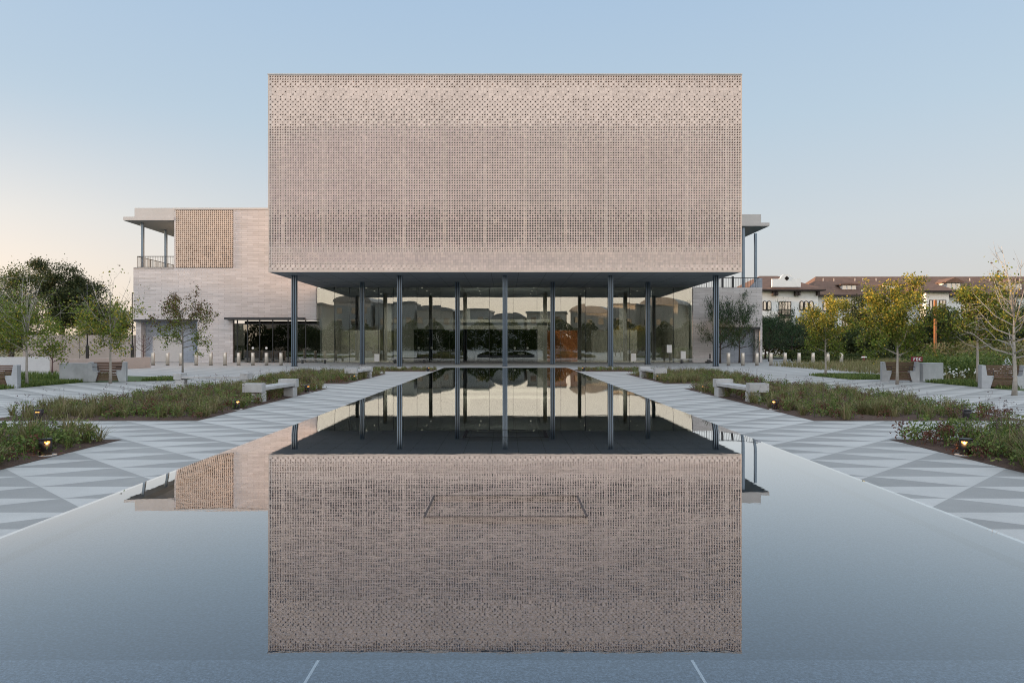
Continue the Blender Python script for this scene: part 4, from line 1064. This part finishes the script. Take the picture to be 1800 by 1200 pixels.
# gable parapet with a quatrefoil opening
x0, x1, xm = ax(1354), ax(1404), ax(1379.5); zb, zs, zt = az_(505), az_(491), az_(482.3)
out = [(x0, zb), (x1, zb), (x1, zs), (xm + 1.35, zs)]
for i in range(9):
    a = PI * i / 8; out.append((xm + 1.0 * math.cos(a), zs + .25 + (zt - zs - .25) * math.sin(a)))
out += [(xm - 1.35, zs), (x0, zs)]
b = MB(); b.prism(out, 'y', YA - .9, YA - .5); gab = b.build('parapet_gable', MT['stucco'], ap)
b = MB()
for (dx, dz) in ((.18, 0), (-.18, 0), (0, .18), (0, -.18)):
    b.tube([(xm + dx, YA - .93, zs + .1 + dz), (xm + dx, YA - .905, zs + .1 + dz)], .2, 12)
b.build('quatrefoil', MT['eave'], gab)
for v in (1358, 1363, 1397, 1402, 1436):
    b = MB(); b.box(ax(v) - .18, ax(v) + .18, YA - .9, YA - .01, EW - .75, EW - .0); b.build('bracket', MT['eave'], ap)
def window(x0, x1, z0, z1, y, arch=False, mull=1):
    b = MB(); t = .13
    if arch:
        xm = (x0 + x1) / 2; rr = (x1 - x0) / 2; poly = [(x0, z0), (x1, z0)] + [(xm + rr * math.cos(PI * i / 8), z1 - rr + rr * math.sin(PI * i / 8)) for i in range(9)]
        b.prism(poly, 'y', y - .10, y - .005)
        f = b.build('window', MT['eave'], ap)
        k = .16; poly = [(x0 + k, z0 + k), (x1 - k, z0 + k)] + [(xm + (rr - k) * math.cos(PI * i / 8), z1 - rr + (rr - k) * math.sin(PI * i / 8)) for i in range(9)]
        g = MB(); g.prism(poly, 'y', y - .13, y - .102); g.build('pane', MT['window'], f)
    else:
        b.box(x0, x1, y - .08, y - .005, z0, z0 + t); b.box(x0, x1, y - .08, y - .005, z1 - t, z1)
        n = mull + 1
        for i in range(n + 1):
            xx = x0 + (x1 - x0 - t) * i / n; b.box(xx, xx + t, y - .081, y - .006, z0 + t, z1 - t)
        f = b.build('window', MT['eave'], ap)
        g = MB(); g.box(x0 + t, x1 - t, y - .05, y - .03, z0 + t, z1 - t); g.build('pane', MT['window'], f)
        c = MB(); q = (x1 - x0) * .28
        c.box(x0 + t, x0 + t + q, y - .028, y - .012, z0 + t, z1 - t); c.box(x1 - t - q, x1 - t, y - .028, y - .012, z0 + t, z1 - t); c.build('curtain', MT['curtain'], f)
    return f
for (a, c) in ((1340.5, 1347.3), (1347.8, 1355.8), (1405, 1412.4), (1412.8, 1421), (1421.4, 1430)): window(ax(a), ax(c), az_(545.5), az_(528.5), YA, True)
window(ax(1368.5), ax(1390.5), az_(554), az_(529.5), YA, mull=3)
bal = MB(); bx0, bx1 = ax(1367.5), ax(1393); zf = az_(556); bal.box(bx0, bx1, YA - 1.1, YA - .01, zf, zf + .16)
b_ = bal.build('balcony', MT['eave'], ap)
rl = MB()
for i in range(17):
    xx = bx0 + (bx1 - bx0) * i / 16; rl.box(xx - .03, xx + .03, YA - 1.08, YA - 1.04, zf + .16, zf + 1.15)
rl.box(bx0, bx1, YA - 1.1, YA - 1.02, zf + 1.15, zf + 1.22); rl.build('rail', MT['eave'], b_)
for (a, c) in ((1341, 1356), (1368, 1391), (1405, 1430)): window(ax(a), ax(c), az_(588), az_(558.5), YA, mull=3 if c - a > 20 else 1)
for (a, c, mu) in ((1446, 1460, 1), (1479.5, 1503, 3), (1535, 1549, 1), (1572, 1592, 3), (1612, 1624, 1), (1690, 1705, 1), (1728, 1750, 3), (1772, 1790, 1)):
    window(ax(a, YM), ax(c, YM), az_(547, YM), az_(529, YM), YM, mull=mu)
    window(ax(a, YM), ax(c, YM), az_(588, YM), az_(562, YM), YM, mull=mu)
for (a, c) in ((1633, 1645), (1651, 1663)): window(ax(a, YP), ax(c, YP), az_(547, YP), az_(527, YP), YP, mull=1)
def dormer(v0, v1, yt, yb, y0, big=False):
    X0, X1 = ax(v0, y0), ax(v1, y0); z0, z1 = az_(yb, y0), az_(yt, y0); dp = 4.6
    b = MB(); b.box(X0, X1, y0, y0 + dp, z0 - .3, z1); o = b.build('dormer', MT['stucco'], ap)
    e = MB(); e.prism([(X0 - .45, z1), (X1 + .45, z1), (X1 + .45, z1 + .16), ((X0 + X1) / 2, z1 + (.95 if big else .35)), (X0 - .45, z1 + .16)], 'y', y0 - .5, y0 + dp + .5); e.build('dormer_roof', MT['roof'], o)
    w = MB(); n = 3
    for i in range(n):
        u0 = X0 + (X1 - X0) * (i + .12) / n; u1 = X0 + (X1 - X0) * (i + .88) / n; w.box(u0, u1, y0 - .04, y0 - .005, z0 + .12, z1 - .12)
    w.build('dormer_window', MT['window'], o)
dormer(1480, 1505, 501, 513.5, 133.3); dormer(1556, 1584, 501, 513.5, 133.3); dormer(1664, 1688, 497, 512, 133.0, True); dormer(1768, 1796, 498, 512, 133.3, True)
b = MB()
for v in (1447, 1466, 1503, 1517, 1540, 1600, 1705, 1740): b.tube([(ax(v, 137), 137, RZ - 1.0), (ax(v, 137), 137, RZ - .42)], .06, 8)
b.build('roof_vent', MT['fascia'], ap)

# ------------------------------------------------------------------ town behind the camera (seen in the lobby glass)
def town_block(x0, x1, y, H, vault, label, matl):
    t = thing('town_building', ((x0 + x1) / 2, y, ZG), label, 'building', 'buildings mirrored in the lobby glass'); t.rotation_euler.z = R(28 if x0 > 10 else 6)
    b = MB(); b.box(x0, x1, y - 14, y, ZG, H); b.build('wall', matl, t)
    if vault:
        xm, rr = (x0 + x1) / 2, (x1 - x0) / 2; poly = [(x0 - .3, H), (x1 + .3, H)] + [(xm + (rr + .3) * math.cos(PI * i / 14), H + rr * vault * math.sin(PI * i / 14)) for i in range(1, 14)]
        b = MB(); b.prism(poly, 'y', y - 14.3, y + .3); b.build('vaulted_roof', MT['vault'], t)
    else:
        b = MB(); b.box(x0 - .3, x1 + .3, y - 14.3, y + .3, H, H + .5); b.build('roof', MT['vault'], t)
    n = max(2, int((x1 - x0) / 3.2)); nf = max(1, int(H / 3.4))
    for f in range(nf):
        for i in range(n):
            u = x0 + (x1 - x0) * (i + .5) / n; z = ZG + 1.1 + f * 3.3
            w = MB(); w.box(u - .75, u + .75, y + .005, y + .05, z, z + 1.7); w.build('window', MT['window'], t)
YB = -70
tb = [(-50, -38, 14, .35, 'facade_b', 'grey block with rounded roof at the left of the lobby reflection'), (-37, -27, 13.0, 0, 'facade_b', 'flat roofed grey block beside the rounded one in the reflection'),
      (-26, -15, 11.2, .25, 'facade_a', 'low beige hall with curved roof in the left half of the reflection'), (-14, -5, 11.0, .0, 'facade_b', 'flat grey block in the middle of the reflection'), (-4, 5, 8.8, .4, 'facade_b', 'small hall with a domed roof in the middle of the reflection'), (-70, -53, 13.0, .0, 'facade_b', 'wide grey block at the far left of the reflection'), (53, 70, 12.5, .0, 'facade_a', 'wide beige block at the far right of the reflection'),
      (6, 17, 10.2, .0, 'facade_a', 'low beige block in the right half of the reflection'), (18, 29, 10.6, .4, 'facade_a', 'beige vaulted house in the right part of the reflection'),
      (30, 37, 13.0, .0, 'facade_a', 'narrow beige tower block in the right part of the reflection'), (38, 50, 13.0, .4, 'facade_a', 'large beige vaulted house at the right of the reflection')]
for (a, c, H, vt, fm, lab) in tb: town_block(a, c, YB, H, vt, lab, MT[fm])
bt = [o for o in bpy.data.objects if o.name.startswith('broad_tree')]
for i, (x, y, s) in enumerate(((-44, -48, .9), (-34, -44, .8), (-24, -52, .75), (12, -50, .6), (20, -46, .7), (28, -44, .75), (36, -48, .9), (45, -45, .9), (2, -55, .45), (-14, -54, .55), (-50, -52, .9), (-29, -40, .6), (-19, -46, .6), (-9, -50, .5), (-4, -53, .5), (7, -52, .55), (16, -50, .6), (24, -49, .7), (32, -50, .8), (41, -42, .75), (50, -50, .9), (-40, -42, .75), (-62, -44, .8), (-55, -48, .7), (-70, -46, .9), (60, -46, .8))):
    c = dup(bt[4 + i % 11], (x, y, ZG), 'dark tree of the row mirrored in the lobby glass', rz=i * 1.3, group='trees mirrored in the lobby glass'); c.scale = (s * 1.35, s * 1.35, s)
hedge('hedge', -84, 84, -40, -36, 6.4, 'long green hedge added to darken the lobby reflection', 181, 46000, MT['leaf_mid'], .5)  # added behind the camera so the lower part of the reflection goes dark
# unseen block added at the left that keeps the low sun off the plaza
nb = thing('added_shade_block', (-78, 30, ZG), 'unseen beige block added beyond the left edge to shade the plaza', 'building')
b = MB(); b.box(-84, -72, -60, 88, ZG, 10.2); b.build('wall', MT['facade_a'], nb)
b = MB(); b.box(-84.4, -71.6, -60.4, 88.4, 10.2, 10.6); b.build('roof', MT['vault'], nb)
for i in range(24):
    for f in range(3):
        y = -57 + i * 6.1; z = .7 + f * 3.1; b = MB(); b.box(-72, -71.95, y, y + 2.0, z, z + 1.8); b.build('window', MT['window'], nb)

# ------------------------------------------------------------------ light
BACK, EXPO = 1.75, 1.9
SUN_EL, SUN_AZ = 5.0, -2.5          # low in the west, almost in the plane of the front
sd = Vector((-math.cos(R(SUN_AZ)) * math.cos(R(SUN_EL)), math.sin(R(SUN_AZ)) * math.cos(R(SUN_EL)), math.sin(R(SUN_EL))))
sun = bpy.data.lights.new('sun', 'SUN'); sun.energy = 2.6; sun.angle = R(2.0); sun.color = (1.0, .66, .40)
so = bpy.data.objects.new('sun', sun); COL.objects.link(so); so.rotation_euler = sd.to_track_quat('Z', 'Y').to_euler(); so.location = (-60, 20, 40)
wd_ = bpy.data.worlds.new('World'); S.world = wd_; wd_.use_nodes = True
nt = wd_.node_tree; bg = nt.nodes['Background']
sky = nt.nodes.new('ShaderNodeTexSky'); sky.sky_type = 'NISHITA'; sky.sun_disc = False
sky.sun_elevation = R(SUN_EL); sky.sun_rotation = math.atan2(sd.x, sd.y)
sky.air_density = 1.0; sky.dust_density = 1.2; sky.ozone_density = 1.5; sky.altitude = 50
# evening haze evens the sky out: a compressed clear sky under a veil that is pale near the horizon, blue above,
# and brightest opposite the sunset (behind the viewer)
SK = .12
gm = N(nt, 'ShaderNodeGamma', **{'Gamma': .5}); nt.links.new(sky.outputs[0], gm.inputs['Color'])
ti = N(nt, 'ShaderNodeMix', data_type='RGBA', blend_type='MULTIPLY'); ti.inputs[0].default_value = 1.0
nt.links.new(gm.outputs[0], ti.inputs[6]); ti.inputs[7].default_value = (.29, .23, .23, 1)
tc = nt.nodes.new('ShaderNodeTexCoord'); sp = nt.nodes.new('ShaderNodeSeparateXYZ'); nt.links.new(tc.outputs['Generated'], sp.inputs[0])
K = 1 / (SK * 2 ** EXPO)
rf = ramp(nt, [(0, (.42, .43, .43)), (.08, (.47, .50, .515)), (.15, (.46, .53, .57)), (.28, (.37, .50, .60)), (.42, (.31, .455, .61)), (1, (.74, .86, 1.0))])
rb = ramp(nt, [(0, (1.0, .87, .73)), (.12, (1.0, .91, .82)), (.3, (.96, .95, .95)), (.6, (.80, .89, 1.0)), (1, (.42, .52, .66))])
nt.links.new(sp.outputs[2], rf.inputs[0]); nt.links.new(sp.outputs[2], rb.inputs[0])
mr = N(nt, 'ShaderNodeMapRange', interpolation_type='SMOOTHSTEP'); mr.inputs['From Min'].default_value = .15; mr.inputs['From Max'].default_value = -.75
nt.links.new(sp.outputs[1], mr.inputs['Value'])
mx = N(nt, 'ShaderNodeMix', data_type='RGBA'); nt.links.new(mr.outputs[0], mx.inputs[0]); nt.links.new(rf.outputs[0], mx.inputs[6]); nt.links.new(rb.outputs[0], mx.inputs[7])
sc_ = N(nt, 'ShaderNodeVectorMath', operation='SCALE'); nt.links.new(mx.outputs[2], sc_.inputs[0]); sc_.inputs['Scale'].default_value = K
bb = N(nt, 'ShaderNodeMapRange'); bb.inputs['To Min'].default_value = 1.0; bb.inputs['To Max'].default_value = BACK; nt.links.new(mr.outputs[0], bb.inputs['Value'])
sc2 = N(nt, 'ShaderNodeVectorMath', operation='SCALE'); nt.links.new(sc_.outputs[0], sc2.inputs[0]); nt.links.new(bb.outputs[0], sc2.inputs['Scale'])
# the sunset side carries a warm band along the horizon
wl = N(nt, 'ShaderNodeMapRange', interpolation_type='SMOOTHSTEP'); wl.inputs['From Min'].default_value = -.05; wl.inputs['From Max'].default_value = -.85
nt.links.new(sp.outputs[0], wl.inputs['Value'])
we = N(nt, 'ShaderNodeMapRange', interpolation_type='SMOOTHSTEP'); we.inputs['From Min'].default_value = .32; we.inputs['From Max'].default_value = .0
nt.links.new(sp.outputs[2], we.inputs['Value'])
wm = N(nt, 'ShaderNodeMath', operation='MULTIPLY'); nt.links.new(wl.outputs[0], wm.inputs[0]); nt.links.new(we.outputs[0], wm.inputs[1])
wv = N(nt, 'ShaderNodeVectorMath', operation='SCALE'); wv.inputs[0].default_value = (.54 * K, .34 * K, .15 * K); nt.links.new(wm.outputs[0], wv.inputs['Scale'])
ad0 = N(nt, 'ShaderNodeVectorMath', operation='ADD'); nt.links.new(sc2.outputs[0], ad0.inputs[0]); nt.links.new(wv.outputs[0], ad0.inputs[1]); sc2 = ad0
ad = N(nt, 'ShaderNodeVectorMath', operation='ADD'); nt.links.new(ti.outputs[2], ad.inputs[0]); nt.links.new(sc2.outputs[0], ad.inputs[1])
nt.links.new(ad.outputs[0], bg.inputs['Color']); bg.inputs['Strength'].default_value = SK
S.view_settings.view_transform = 'Standard'; S.view_settings.look = 'None'; S.view_settings.exposure = EXPO; S.view_settings.gamma = 1
S.cycles.max_bounces = 8; S.cycles.transparent_max_bounces = 16; S.cycles.caustics_reflective = False; S.cycles.caustics_refractive = False
S.cycles.use_denoising = True; S.cycles.sample_clamp_indirect = .5; S.cycles.denoising_prefilter = 'NONE'; S.cycles.denoising_quality = 'HIGH'; S.cycles.pixel_filter_type = 'BLACKMAN_HARRIS'; S.cycles.filter_width = 1.05
